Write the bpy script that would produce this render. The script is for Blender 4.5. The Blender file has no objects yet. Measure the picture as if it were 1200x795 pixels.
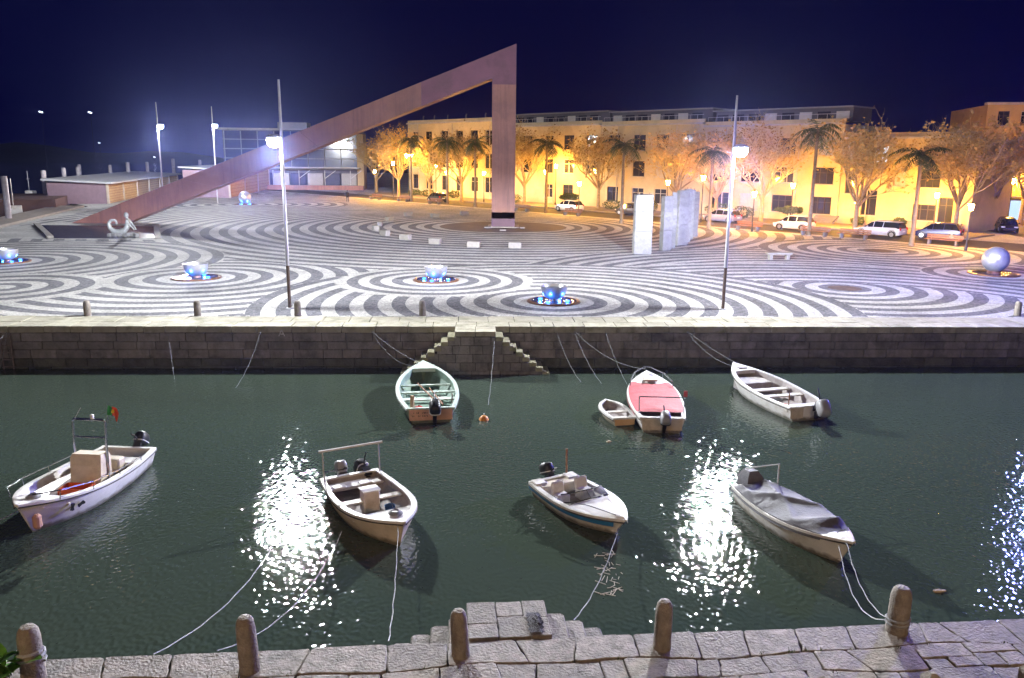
import bpy, bmesh, math, random
import numpy as np
from mathutils import Vector, Matrix
R = math.radians
random.seed(7); np.random.seed(7)
sc = bpy.context.scene
COL = sc.collection

# ------------------------------------------------------------------ camera, sky, sun, exposure
cam_d = bpy.data.cameras.new('camera'); cam = bpy.data.objects.new('camera', cam_d); COL.objects.link(cam)
cam_d.sensor_width = 36; cam_d.lens = 28.8; cam_d.clip_end = 3000; cam_d.clip_start = 0.1
PITCH = math.atan(214.5/960)
cam.matrix_world = Matrix.Translation((0, 0, 7.0)) @ Matrix.Rotation(math.pi/2-PITCH, 4, 'X') @ Matrix.Rotation(R(0.6), 4, 'Z')
sc.camera = cam
world = bpy.data.worlds.new('World'); sc.world = world; world.use_nodes = True
nt = world.node_tree; nt.nodes.clear()
w_out = nt.nodes.new('ShaderNodeOutputWorld'); w_bg = nt.nodes.new('ShaderNodeBackground')
w_sky = nt.nodes.new('ShaderNodeTexSky'); w_sky.sky_type = 'NISHITA'; w_sky.sun_disc = False
w_sky.sun_elevation = R(-4); w_sky.sun_rotation = R(200)
w_mix = nt.nodes.new('ShaderNodeMix'); w_mix.data_type = 'RGBA'; w_mix.inputs[0].default_value = 0.9
w_mix.inputs[7].default_value = (0.006, 0.008, 0.27, 1)
nt.links.new(w_sky.outputs[0], w_mix.inputs[6]); nt.links.new(w_mix.outputs[2], w_bg.inputs[0])
w_bg.inputs[1].default_value = 0.095
nt.links.new(w_bg.outputs[0], w_out.inputs[0])
sun_d = bpy.data.lights.new('ambient_fill', 'SUN'); sun_d.energy = 0.22; sun_d.angle = R(14); sun_d.color = (0.86, 0.88, 1.0)  # weak sun from behind the viewer, added as ambient fill
sun = bpy.data.objects.new('ambient_fill', sun_d); COL.objects.link(sun)
sun.rotation_euler = (R(50), 0, R(-20))
sc.view_settings.view_transform = 'Standard'; sc.view_settings.look = 'None'
sc.view_settings.exposure = 0.0; sc.view_settings.gamma = 1.0; sc.view_settings.use_curve_mapping = False
sc.render.engine = 'CYCLES'
cy = sc.cycles
cy.use_denoising = True
try: cy.denoiser = 'OPENIMAGEDENOISE'
except Exception: pass
cy.max_bounces = 5; cy.diffuse_bounces = 2; cy.glossy_bounces = 3; cy.transmission_bounces = 3
cy.volume_bounces = 0; cy.transparent_max_bounces = 6
cy.sample_clamp_indirect = 4.0; cy.sample_clamp_direct = 0; cy.blur_glossy = 0.3
cy.caustics_reflective = False; cy.caustics_refractive = False
cy.use_light_tree = True

WATER = -1.8
# ------------------------------------------------------------------ materials
MATS = {}
def mat(name, base, rough=0.6, metal=0.0, var=0.18, scale=2.0, bump=0.0, bscale=14.0, spec=0.4, stain=None, stain_scale=0.8, coord='Object', emis=None, estr=0.0):
    if name in MATS: return MATS[name]
    m = bpy.data.materials.new(name); m.use_nodes = True
    n = m.node_tree.nodes; l = m.node_tree.links
    b = n['Principled BSDF']
    b.inputs['Roughness'].default_value = rough; b.inputs['Metallic'].default_value = metal
    b.inputs['Specular IOR Level'].default_value = spec
    tc = n.new('ShaderNodeTexCoord')
    nz = n.new('ShaderNodeTexNoise'); nz.inputs['Scale'].default_value = scale; nz.inputs['Detail'].default_value = 6; nz.inputs['Roughness'].default_value = 0.65
    l.new(tc.outputs[coord], nz.inputs['Vector'])
    rp = n.new('ShaderNodeValToRGB')
    lo = [max(0, c*(1-var)) for c in base]; hi = [min(1, c*(1+var)) for c in base]
    rp.color_ramp.elements[0].position = 0.3; rp.color_ramp.elements[0].color = (*lo, 1)
    rp.color_ramp.elements[1].position = 0.7; rp.color_ramp.elements[1].color = (*hi, 1)
    l.new(nz.outputs['Fac'], rp.inputs[0])
    colout = rp.outputs[0]
    # each object of a kind gets its own slight tone
    oi = n.new('ShaderNodeObjectInfo'); hs = n.new('ShaderNodeHueSaturation')
    mr = n.new('ShaderNodeMapRange'); mr.inputs[3].default_value = 1-var*0.6; mr.inputs[4].default_value = 1+var*0.6
    l.new(oi.outputs['Random'], mr.inputs[0]); l.new(mr.outputs[0], hs.inputs['Value']); l.new(colout, hs.inputs['Color'])
    colout = hs.outputs[0]
    if stain:
        n2 = n.new('ShaderNodeTexNoise'); n2.inputs['Scale'].default_value = stain_scale; n2.inputs['Detail'].default_value = 8; n2.inputs['Roughness'].default_value = 0.7
        l.new(tc.outputs[coord], n2.inputs['Vector'])
        r2 = n.new('ShaderNodeValToRGB'); r2.color_ramp.elements[0].position = 0.5; r2.color_ramp.elements[1].position = 0.68
        r2.color_ramp.elements[0].color = (0, 0, 0, 1); r2.color_ramp.elements[1].color = (0.75, 0.75, 0.75, 1)
        l.new(n2.outputs['Fac'], r2.inputs[0])
        mx = n.new('ShaderNodeMix'); mx.data_type = 'RGBA'
        l.new(r2.outputs[0], mx.inputs[0]); l.new(colout, mx.inputs[6]); mx.inputs[7].default_value = (*stain, 1)
        colout = mx.outputs[2]
    l.new(colout, b.inputs['Base Color'])
    if bump:
        n3 = n.new('ShaderNodeTexNoise'); n3.inputs['Scale'].default_value = bscale; n3.inputs['Detail'].default_value = 5
        l.new(tc.outputs[coord], n3.inputs['Vector'])
        bp = n.new('ShaderNodeBump'); bp.inputs['Strength'].default_value = bump; bp.inputs['Distance'].default_value = 0.05
        l.new(n3.outputs['Fac'], bp.inputs['Height']); l.new(bp.outputs[0], b.inputs['Normal'])
    if emis:
        b.inputs['Emission Color'].default_value = (*emis, 1); b.inputs['Emission Strength'].default_value = estr
    MATS[name] = m
    return m

def cobble(name, base, var, size):
    """small hand-cut paving cubes: each cell its own tone, joints recessed"""
    m = bpy.data.materials.new(name); m.use_nodes = True
    n = m.node_tree.nodes; l = m.node_tree.links; b = n['Principled BSDF']
    tc = n.new('ShaderNodeTexCoord')
    vo = n.new('ShaderNodeTexVoronoi'); vo.inputs['Scale'].default_value = 1/size; l.new(tc.outputs['Object'], vo.inputs['Vector'])
    ve = n.new('ShaderNodeTexVoronoi'); ve.feature = 'DISTANCE_TO_EDGE'; ve.inputs['Scale'].default_value = 1/size; l.new(tc.outputs['Object'], ve.inputs['Vector'])
    sx = n.new('ShaderNodeSeparateColor'); l.new(vo.outputs['Color'], sx.inputs[0])
    nz = n.new('ShaderNodeTexNoise'); nz.inputs['Scale'].default_value = 0.22; nz.inputs['Detail'].default_value = 9; nz.inputs['Roughness'].default_value = 0.72
    l.new(tc.outputs['Object'], nz.inputs['Vector'])
    mr = n.new('ShaderNodeMapRange'); mr.inputs[3].default_value = 1-var; mr.inputs[4].default_value = 1+var; l.new(sx.outputs[0], mr.inputs[0])
    m2 = n.new('ShaderNodeMapRange'); m2.inputs[1].default_value = 0.3; m2.inputs[2].default_value = 0.7; m2.inputs[3].default_value = 0.6; m2.inputs[4].default_value = 1.2; l.new(nz.outputs['Fac'], m2.inputs[0])
    mu = n.new('ShaderNodeMath'); mu.operation = 'MULTIPLY'; l.new(mr.outputs[0], mu.inputs[0]); l.new(m2.outputs[0], mu.inputs[1])
    jr = n.new('ShaderNodeMapRange'); jr.inputs[1].default_value = 0.0; jr.inputs[2].default_value = 0.09; jr.inputs[3].default_value = 0.5; jr.inputs[4].default_value = 1.0; l.new(ve.outputs['Distance'], jr.inputs[0])
    m3 = n.new('ShaderNodeMath'); m3.operation = 'MULTIPLY'; l.new(mu.outputs[0], m3.inputs[0]); l.new(jr.outputs[0], m3.inputs[1])
    hs = n.new('ShaderNodeHueSaturation'); hs.inputs['Color'].default_value = (*base, 1); l.new(m3.outputs[0], hs.inputs['Value'])
    l.new(hs.outputs[0], b.inputs['Base Color'])
    b.inputs['Roughness'].default_value = 0.8; b.inputs['Specular IOR Level'].default_value = 0.15
    bp = n.new('ShaderNodeBump'); bp.inputs['Strength'].default_value = 0.5; bp.inputs['Distance'].default_value = 0.01
    l.new(jr.outputs[0], bp.inputs['Height']); l.new(bp.outputs[0], b.inputs['Normal'])
    MATS[name] = m; return m

def water_mat():
    m = bpy.data.materials.new('harbour_water'); m.use_nodes = True
    n = m.node_tree.nodes; l = m.node_tree.links; b = n['Principled BSDF']
    b.inputs['Base Color'].default_value = (0.045, 0.063, 0.046, 1)
    b.inputs['Roughness'].default_value = 0.02; b.inputs['IOR'].default_value = 1.42; b.inputs['Specular IOR Level'].default_value = 0.5
    tc = n.new('ShaderNodeTexCoord')
    mp = n.new('ShaderNodeMapping'); mp.inputs['Scale'].default_value = (1.0, 0.8, 1.0); mp.inputs['Rotation'].default_value = (0, 0, R(20)); l.new(tc.outputs['Object'], mp.inputs['Vector'])
    a = n.new('ShaderNodeTexNoise'); a.inputs['Scale'].default_value = 10.0; a.inputs['Detail'].default_value = 0.0; l.new(mp.outputs[0], a.inputs['Vector'])
    c = n.new('ShaderNodeTexNoise'); c.inputs['Scale'].default_value = 1.3; c.inputs['Detail'].default_value = 2.0; l.new(mp.outputs[0], c.inputs['Vector'])
    mu = n.new('ShaderNodeMath'); mu.operation = 'MULTIPLY'; mu.inputs[1].default_value = 0.6; l.new(c.outputs['Fac'], mu.inputs[0])
    ad = n.new('ShaderNodeMath'); ad.operation = 'ADD'; l.new(a.outputs['Fac'], ad.inputs[0]); l.new(mu.outputs[0], ad.inputs[1])
    bp = n.new('ShaderNodeBump'); bp.inputs['Strength'].default_value = 1.0; bp.inputs['Distance'].default_value = 0.0165
    l.new(ad.outputs[0], bp.inputs['Height']); l.new(bp.outputs[0], b.inputs['Normal'])
    MATS['water'] = m; return m

def emat(name, col, strength):
    m = bpy.data.materials.new(name); m.use_nodes = True
    n = m.node_tree.nodes; l = m.node_tree.links
    for x in list(n):
        if x.type == 'BSDF_PRINCIPLED': n.remove(x)
    e = n.new('ShaderNodeEmission'); e.inputs[0].default_value = (*col, 1); e.inputs[1].default_value = strength
    l.new(e.outputs[0], n['Material Output'].inputs[0])
    MATS[name] = m; return m

def glass(name, col, rough=0.08):
    return mat(name, col, rough, 0, 0.1, 1.5, spec=0.9)

# ------------------------------------------------------------------ mesh builder
class MB:
    def __init__(s): s.v = []; s.f = []
    def add(s, vs, fs):
        o = len(s.v); s.v += [tuple(map(float, p)) for p in vs]; s.f += [tuple(i+o for i in f) for f in fs]; return s
    def box(s, c, d, rz=0.0, top=1.0, rx=0.0, ry=0.0):
        M = Matrix.Rotation(rz, 3, 'Z') @ Matrix.Rotation(ry, 3, 'Y') @ Matrix.Rotation(rx, 3, 'X')
        vs = []
        for z in (-.5, .5):
            k = top if z > 0 else 1
            for x, y in ((-.5, -.5), (.5, -.5), (.5, .5), (-.5, .5)):
                vs.append(M @ Vector((x*d[0]*k, y*d[1]*k, z*d[2])) + Vector(c))
        return s.add(vs, [(3, 2, 1, 0), (4, 5, 6, 7), (0, 1, 5, 4), (1, 2, 6, 5), (2, 3, 7, 6), (3, 0, 4, 7)])
    def cbox(s, c, d, ch=0.03, rz=0.0, rx=0.0, ry=0.0):
        """box with chamfered vertical and top edges"""
        M = Matrix.Rotation(rz, 3, 'Z') @ Matrix.Rotation(ry, 3, 'Y') @ Matrix.Rotation(rx, 3, 'X')
        hx, hy, hz = d[0]/2, d[1]/2, d[2]/2; ch = min(ch, hx*.8, hy*.8, hz*.8)
        def ring(ix, z):
            x, y = hx-ix, hy-ix; e = ch
            return [(-x+e, -y, z), (x-e, -y, z), (x, -y+e, z), (x, y-e, z), (x-e, y, z), (-x+e, y, z), (-x, y-e, z), (-x, -y+e, z)]
        rs = [ring(ch*.7, -hz), ring(0, -hz+ch), ring(0, hz-ch), ring(ch*.7, hz)]
        vs = [M @ Vector(p) + Vector(c) for r in rs for p in r]
        fs = [tuple(range(7, -1, -1)), tuple(range(24, 32))]
        for k in range(3):
            for i in range(8):
                j = (i+1) % 8; fs.append((k*8+i, k*8+j, k*8+8+j, k*8+8+i))
        return s.add(vs, fs)
    def prism(s, poly, z0, z1, inset=0.0, insz=0.0):
        n = len(poly); vs = [(x, y, z0) for x, y in poly]
        if inset:
            cx = sum(p[0] for p in poly)/n; cyy = sum(p[1] for p in poly)/n
            vs += [(x, y, z1-insz) for x, y in poly]
            for x, y in poly:
                d = math.hypot(x-cx, y-cyy) or 1; k = max(0.3, 1-inset/d); vs.append((cx+(x-cx)*k, cyy+(y-cyy)*k, z1))
            fs = [tuple(range(n-1, -1, -1)), tuple(range(2*n, 3*n))]
            for k in range(2):
                for i in range(n):
                    j = (i+1) % n; fs.append((k*n+i, k*n+j, k*n+n+j, k*n+n+i))
        else:
            vs += [(x, y, z1) for x, y in poly]
            fs = [tuple(range(n-1, -1, -1)), tuple(range(n, 2*n))]
            for i in range(n):
                j = (i+1) % n; fs.append((i, j, n+j, n+i))
        return s.add(vs, fs)
    def loft(s, rings, close=True, cap0=True, cap1=True):
        n = len(rings[0]); vs = [p for r in rings for p in r]; fs = []
        for k in range(len(rings)-1):
            for i in range(n if close else n-1):
                j = (i+1) % n; fs.append((k*n+i, k*n+j, k*n+n+j, k*n+n+i))
        if cap0: fs.append(tuple(range(n-1, -1, -1)))
        if cap1: fs.append(tuple(range((len(rings)-1)*n, len(rings)*n)))
        return s.add(vs, fs)
    def tube(s, path, rad, n=6, caps=True):
        path = [Vector(p) for p in path]; rs = []
        if not hasattr(rad, '__len__'): rad = [rad]*len(path)
        up = Vector((0, 0, 1)); prev = None
        for i, p in enumerate(path):
            t = (path[min(i+1, len(path)-1)]-path[max(i-1, 0)]).normalized()
            if prev is None:
                a = t.orthogonal().normalized()
            else:
                a = (prev - t*prev.dot(t)); a = a.normalized() if a.length > 1e-6 else t.orthogonal().normalized()
            prev = a; b = t.cross(a)
            rs.append([p + (a*math.cos(q)+b*math.sin(q))*rad[i] for q in [2*math.pi*k/n for k in range(n)]])
        return s.loft(rs, True, caps, caps)
    def lathe(s, prof, n=24, c=(0, 0, 0)):
        rs = [[(c[0]+r*math.cos(2*math.pi*k/n), c[1]+r*math.sin(2*math.pi*k/n), c[2]+z) for k in range(n)] for r, z in prof]
        return s.loft(rs, True, prof[0][0] > 1e-5 or True, True)
    def quad(s, a, b, c, d): return s.add([a, b, c, d], [(0, 1, 2, 3)])
    def mesh(s, name, m=None, smooth=False):
        me = bpy.data.meshes.new(name); me.from_pydata(s.v, [], s.f)
        if m is not None: me.materials.append(m)
        if smooth:
            me.polygons.foreach_set('use_smooth', [True]*len(me.polygons))
            try: me.set_sharp_from_angle(angle=R(40))
            except Exception: pass
        me.update(); return me
    def build(s, name, m, parent=None, smooth=False, fix=False):
        me = s.mesh(name, m, smooth)
        if fix:
            bm = bmesh.new(); bm.from_mesh(me); bmesh.ops.recalc_face_normals(bm, faces=bm.faces); bm.to_mesh(me); bm.free()
        o = bpy.data.objects.new(name, me); COL.objects.link(o)
        if parent: o.parent = parent
        return o
def tag(o, label, cat, group=None):
    o['label'] = label; o['category'] = cat
    if group: o['group'] = group
    return o
def thing(name, label, cat, loc=(0, 0, 0), rz=0.0, group=None):
    o = bpy.data.objects.new(name, None); COL.objects.link(o); o.location = loc; o.rotation_euler = (0, 0, rz); o.empty_display_size = 0.2
    return tag(o, label, cat, group)
def struct(o): o['kind'] = 'structure'; return o
def stuff(o): o['kind'] = 'stuff'; return o
def inst(name, me, parent, loc=(0, 0, 0), rot=(0, 0, 0), scale=(1, 1, 1)):
    o = bpy.data.objects.new(name, me); COL.objects.link(o); o.parent = parent; o.location = loc; o.rotation_euler = rot; o.scale = scale; return o
def copy_tree(o, parent=None, loc=None, rz=None, label=None):
    c = o.copy(); COL.objects.link(c); c.parent = parent
    if loc is not None: c.location = loc
    if rz is not None: c.rotation_euler = (0, 0, rz)
    if label: c['label'] = label
    for ch in [x for x in o.children]: copy_tree(ch, c)
    return c
U = random.uniform

# common materials
M_white_cob = cobble('limestone_cobble', (0.56, 0.55, 0.52), 0.2, 0.12)
M_dark_cob = cobble('basalt_cobble', (0.185, 0.185, 0.20), 0.35, 0.12)
M_water = water_mat()
M_quay = mat('quay_granite', (0.25, 0.23, 0.215), 0.75, var=0.32, scale=1.2, bump=0.6, bscale=9, stain=(0.045, 0.045, 0.04), stain_scale=0.9)
M_weed = mat('weedy_granite', (0.10, 0.105, 0.075), 0.6, var=0.4, scale=1.6, bump=0.8, bscale=12, stain=(0.03, 0.04, 0.02), stain_scale=1.2)
M_coping = mat('coping_granite', (0.36, 0.34, 0.26), 0.75, var=0.22, scale=1.5, bump=0.5, bscale=9, stain=(0.14, 0.15, 0.08), stain_scale=1.1)
M_near = mat('near_granite', (0.185, 0.165, 0.15), 0.75, var=0.38, scale=5, bump=0.5, bscale=22, stain=(0.075, 0.07, 0.055), stain_scale=3.5)
M_joint = mat('dark_joint', (0.05, 0.046, 0.04), 0.9, var=0.3, scale=4)
M_bollard = mat('bollard_stone', (0.21, 0.19, 0.165), 0.8, var=0.3, scale=5, bump=0.6, bscale=25, stain=(0.10, 0.07, 0.05), stain_scale=3)
M_corten = mat('oxide_painted_steel', (0.30, 0.140, 0.108), 0.55, var=0.2, scale=0.35, bump=0.1, bscale=2, stain=(0.20, 0.10, 0.10), stain_scale=0.3)
def streaks(m, dark, sc_=(2.2, 2.2, .12)):
    n = m.node_tree.nodes; l = m.node_tree.links; b = n['Principled BSDF']; old = b.inputs['Base Color'].links[0].from_socket
    tc = n.new('ShaderNodeTexCoord'); mp = n.new('ShaderNodeMapping'); mp.inputs['Scale'].default_value = sc_; l.new(tc.outputs['Object'], mp.inputs[0])
    nz = n.new('ShaderNodeTexNoise'); nz.inputs['Scale'].default_value = 1.0; nz.inputs['Detail'].default_value = 7; nz.inputs['Roughness'].default_value = .7; l.new(mp.outputs[0], nz.inputs['Vector'])
    mr = n.new('ShaderNodeMapRange'); mr.inputs[1].default_value = .48; mr.inputs[2].default_value = .7; mr.inputs[4].default_value = .7; l.new(nz.outputs['Fac'], mr.inputs[0])
    mx = n.new('ShaderNodeMix'); mx.data_type = 'RGBA'; l.new(mr.outputs[0], mx.inputs[0]); l.new(old, mx.inputs[6]); mx.inputs[7].default_value = (*dark, 1); l.new(mx.outputs[2], b.inputs['Base Color'])
streaks(M_corten, (.15, .075, .075)); streaks(M_quay, (.11, .105, .09), (1.5, 1.5, .3)); streaks(M_bollard, (.09, .07, .05), (6, 6, 1.2))
M_corten_d = mat('oxide_dark', (0.10, 0.045, 0.075), 0.55, var=0.12, scale=0.5)
M_asph = mat('asphalt', (0.055, 0.052, 0.05), 0.8, var=0.25, scale=1.5, bump=0.3, bscale=30)
M_pave = mat('pavement', (0.24, 0.21, 0.18), 0.75, var=0.2, scale=1.0, bump=0.2, bscale=12)
M_steel = mat('brushed_steel', (0.62, 0.62, 0.64), 0.34, 0.75, var=0.08, scale=6)
M_pole = mat('galvanised_pole', (0.60, 0.61, 0.63), 0.45, 0.15, var=0.1, scale=3)
M_poled = mat('pole_base_brown', (0.13, 0.09, 0.06), 0.7, var=0.3, scale=5)
M_concrete = mat('pale_concrete', (0.20, 0.20, 0.195), 0.8, var=0.22, scale=1.3, bump=0.5, bscale=8, stain=(0.11, 0.11, 0.105), stain_scale=1.4)
M_cube = mat('cube_stone', (0.22, 0.205, 0.18), 0.8, var=0.15, scale=4, bump=0.4, bscale=12)
M_rope = mat('rope', (0.24, 0.25, 0.26), 0.85, var=0.3, scale=8)
M_black = mat('black_plastic', (0.018, 0.018, 0.02), 0.45, var=0.2, scale=6)
M_flood = emat('flood_lens', (0.85, 0.92, 1.0), 110)
M_warm = emat('lantern_glass', (1.0, 0.45, 0.055), 2000)
M_warm2 = emat('near_lantern_glass', (1.0, 0.60, 0.26), 2000)
M_blue = emat('blue_led', (0.04, 0.20, 1.0), 9)
M_bluec = M_blue

# ------------------------------------------------------------------ water, plaza, quays
yF = lambda x: 33.8+0.0475*x
AF = math.atan(0.0475); AN = math.atan(0.091)
wb = MB().quad((-900, -60, WATER), (900, -60, WATER), (900, 1500, WATER), (-900, 1500, WATER))
struct(wb.build('water', M_water))
# far shore: a low dark ridge across the estuary
hb = MB(); ridge = []
for i in range(61):
    x = -900+i*30; ridge.append((x, 8+5*math.sin(i*0.5)+4*math.sin(i*1.3+1)))
hb.loft([[(x, 700, WATER-2) for x, _ in ridge], [(x, 715, WATER+h*.6) for x, h in ridge], [(x, 760, WATER+h) for x, h in ridge], [(x, 900, WATER-2) for x, _ in ridge]], close=False, cap0=False, cap1=False)
struct(hb.build('far_shore_hills', mat('night_hill', (0.03, 0.035, 0.03), 0.9, scale=0.02), smooth=True))

PLAZA = [(-78, 32.2), (70, 39.2), (150, 60), (190, 330), (-58, 330), (-58, 182), (-80, 182), (-72, 125), (-62, 116), (-55.5, 108), (-47.6, 77), (-52, 62), (-78, 56)]
struct(MB().prism(PLAZA, -5, 0.0).build('plaza_paving', M_white_cob)); plaza = bpy.data.objects['plaza_paving']
FA = np.array([-19.0, 151.0]); FU = np.array([65.0, -71.0])/math.hypot(65, 71); FN = np.array([-FU[1], FU[0]])
def fac(s, d, z=0.0):                       # s metres along the terrace front, d metres out from it
    p = FA+FU*s-FN*d; return (float(p[0]), float(p[1]), z)
# mosaic bands: concentric rings of basalt set into the limestone
SYS = {'b': (-4.4, 46.45, 1.25), 'd2': (-26.9, 42.45, 1.5), 'f': (30.5, 51.5, 1.4), 'h': (28.74, 64.67, 1.5), 'c': (2.04, 39.82, 1.32), 'k': (17.0, 36.5, 1.45), 'g': (18.5, 45.19, 1.4),
       'a': (-18.1, 46.47, 1.42), 'd': (-32.92, 52.6, 1.5), 'col': (-1.0, 83.4, 1.6), 'e': (-37.43, 115.5, 1.8), 'e2': (-42.15, 148, 2.2), 'm': (6.0, 128.0, 1.8)}
ORDER = [('b', 0, 5.6), ('d2', 0, 5.25), ('f', 0, 4.4), ('h', 0, 9.0), ('c', 0, 14.5), ('k', 11.1, 19.6), ('g', 0, 20), ('a', 0, 5.2), ('d', 0, 13.6), ('col', 0, 33.2), ('a', 0, 14.5), ('e', 0, 14.0), ('h', 0, 26), ('e2', 0, 24), ('col', 33.2, 60)]
POOL = [(-46.2, 79.8), (-38.0, 67.4), (-29.6, 68.4), (-34.6, 79.8)]
def region(x, y):
    res = np.full(x.shape, -1); names = list(SYS)
    for nme, r0, r1 in ORDER:
        cx, cyy, p = SYS[nme]; r = np.hypot(x-cx, y-cyy)
        sel = (res < 0) & (r >= r0) & (r < r1); res[sel] = names.index(nme)
    ok = (y > 33.8+0.0475*x+2.2)
    rel = (x-FA[0])*-FN[0]+(y-FA[1])*-FN[1]; ok &= rel > 15.5
    ok &= ~((x > -47) & (x < -28.8) & (y > 66.9) & (y < 80.5) & (y > 67.0-0.0*(x)) & (x < -29.3-0.42*(y-68)) )
    ok &= (x > -47.0-0.18*(y-76)) & (x > -54) & (y < 175)
    ok &= ~((np.abs(y-82) < 1.6) & (x > -46) & (x < -37))
    res[~ok] = -2
    return res
names = list(SYS); nband = 0
for nme in SYS:
    cx, cyy, per = SYS[nme]; rmax = max(r1 for n2, r0, r1 in ORDER if n2 == nme) if any(n2 == nme for n2, _, _ in ORDER) else 0
    for k in range(int(rmax/per)+1):
        ra, rb = per*(k+0.5), per*(k+1)
        if nme == 'col' and rb < 6.4: continue
        if nme in 'abcdf' and rb < 1.3: continue
        rm = (ra+rb)/2
        n = max(48, int(2*math.pi*rm/0.22)); th = np.linspace(0, 2*math.pi, n+1)
        rr = np.linspace(ra, rb, 4)
        v = []; f = []
        X = [cx+r*np.cos(th) for r in rr]; Y = [cyy+r*np.sin(th) for r in rr]
        for q in range(3):
            xm = (X[q][:-1]+X[q][1:]+X[q+1][:-1]+X[q+1][1:])/4; ym = (Y[q][:-1]+Y[q][1:]+Y[q+1][:-1]+Y[q+1][1:])/4
            idx = np.nonzero(region(xm, ym) == names.index(nme))[0]
            for i in idx:
                o = len(v)
                v += [(X[q][i], Y[q][i], 0.004), (X[q+1][i], Y[q+1][i], 0.004), (X[q+1][i+1], Y[q+1][i+1], 0.004), (X[q][i+1], Y[q][i+1], 0.004)]
                f.append((o+3, o+2, o+1, o))
        if len(f) < 12: continue
        b = MB(); b.v = [tuple(map(float, p)) for p in v]; b.f = [tuple(reversed(q)) for q in f]
        me = b.mesh('paving_band', M_dark_cob); bm = bmesh.new(); bm.from_mesh(me); bmesh.ops.remove_doubles(bm, verts=bm.verts, dist=0.002); bmesh.ops.recalc_face_normals(bm, faces=bm.faces)
        if bm.faces and sum(fc.normal.z for fc in bm.faces) < 0: bmesh.ops.reverse_faces(bm, faces=bm.faces)
        bm.to_mesh(me); bm.free()
        inst('paving_band', me, plaza); nband += 1
# granite disc round the column and the two worn patches in ring centres
dsc = MB().lathe([(6.4, 0.0), (6.4, 0.006), (0.01, 0.0062)], 72, (-1.0, 83.4, 0)).build('paving_disc', mat('disc_granite', (0.13, 0.10, 0.095), 0.7, var=0.3, scale=0.8, bump=0.3), plaza)
for cx, cyy, r in ((18.5, 45.19, 0.9), (28.74, 64.67, 1.0)):
    MB().lathe([(r, 0.0), (r, 0.008), (0.01, 0.0082)], 40, (cx, cyy, 0)).build('paving_disc', mat('worn_centre', (0.11, 0.075, 0.055), 0.8, var=0.45, scale=2.0), plaza)
# dark pool basin with kerb blocks, beside the foot of the ramp
struct(MB().prism(POOL, 0.0, 0.006).build('pool_basin', mat('wet_basin', (0.05, 0.048, 0.06), 0.25, var=0.3, scale=0.6, bump=0.15, bscale=3)))
pk = bpy.data.objects['pool_basin']
for (x0, y0), (x1, y1), nn in ((POOL[0], POOL[1], 14), (POOL[2], POOL[3], 10)):
    a = math.atan2(y1-y0, x1-x0); L = math.hypot(x1-x0, y1-y0)/nn
    for i in range(nn):
        t = (i+0.5)/nn
        MB().cbox((x0+(x1-x0)*t, y0+(y1-y0)*t, 0.11), (L*0.86, 0.5, 0.2), 0.03, a).build('kerb_block', M_cube, pk)
# pale walkway along the marina edge
struct(MB().prism([(-54.6, 62.6), (-48.2, 76.9), (-56, 108), (-59.5, 107), (-51.6, 76.5), (-57.5, 62.3)], -3, 0.12).build('marina_walkway', M_pave))

# far quay wall
qw = thing('quay_wall', 'long weathered granite quay wall between the water and the striped square', 'quay wall', (0, 33.8, 0), AF)
MB().box((2, 1.2, -2.65), (150, 2.2, 4.7)).build('wall_core', M_joint, qw)
stone_var = []
def stone_mesh(w, h, d, ch): return MB().cbox((0, 0, 0), (w, d, h), ch)
z = -0.29; nc = 5
for c in range(nc):
    h = (0.37, 0.34, 0.38, 0.36, 0.4)[c]; x = -26+U(0, .8)
    while x < 29:
        w = U(0.75, 1.6)
        MB().cbox((x+w/2, 0.12+U(-.012, .012), z-h/2), (w-0.02, 0.3, h-0.018), 0.016, rx=U(-.012, .012)).build('stone', M_quay if c < 3 else M_weed, qw)
        x += w
    z -= h
for row, (y0, dp) in enumerate(((-0.06, 0.95), (0.9, 1.3))):
    x = -26+row*0.4
    while x < 29:
        w = U(0.85, 1.45)
        MB().cbox((x+w/2, y0+dp/2, -0.139+U(-.007, .007)), (w-0.022, dp-0.02, 0.27), 0.014, rz=U(-.006, .006), ry=U(-.005, .005)).build('coping_stone', M_coping, qw)
        x += w
# worn letter A and small paint marks on the wall
mk = MB()
for a, b in (((-9.72, -.42), (-9.60, -.16)), ((-9.60, -.16), (-9.48, -.42)), ((-9.67, -.33), (-9.53, -.33))):
    L = math.hypot(b[0]-a[0], b[1]-a[1]); an = math.atan2(b[1]-a[1], b[0]-a[0])
    mk.box(((a[0]+b[0])/2, -0.055, (a[1]+b[1])/2), (L, 0.012, 0.04), ry=-an)
mk.build('painted_letter', mat('white_paint_worn', (0.6, 0.6, 0.58), 0.7, var=0.4, scale=9), qw)
# wall ladder
lad = thing('wall_ladder', 'rusty iron ladder fixed to the far quay wall at the left', 'ladder', (-20.75, yF(-20.75)-0.12, 0), AF)
M_rust = mat('rusty_iron', (0.24, 0.20, 0.18), 0.7, 0.4, var=0.3, scale=6)
for sx in (-.2, .2): MB().tube([(sx, 0, -2.2), (sx, 0, -0.35), (sx, 0.09, -0.3)], 0.03, 6).build('rail', M_rust, lad)
for i in range(5): MB().tube([(-.2, 0, -0.5-i*.3), (.2, 0, -0.5-i*.3)], 0.022, 6).build('rung', M_rust, lad)
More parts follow.
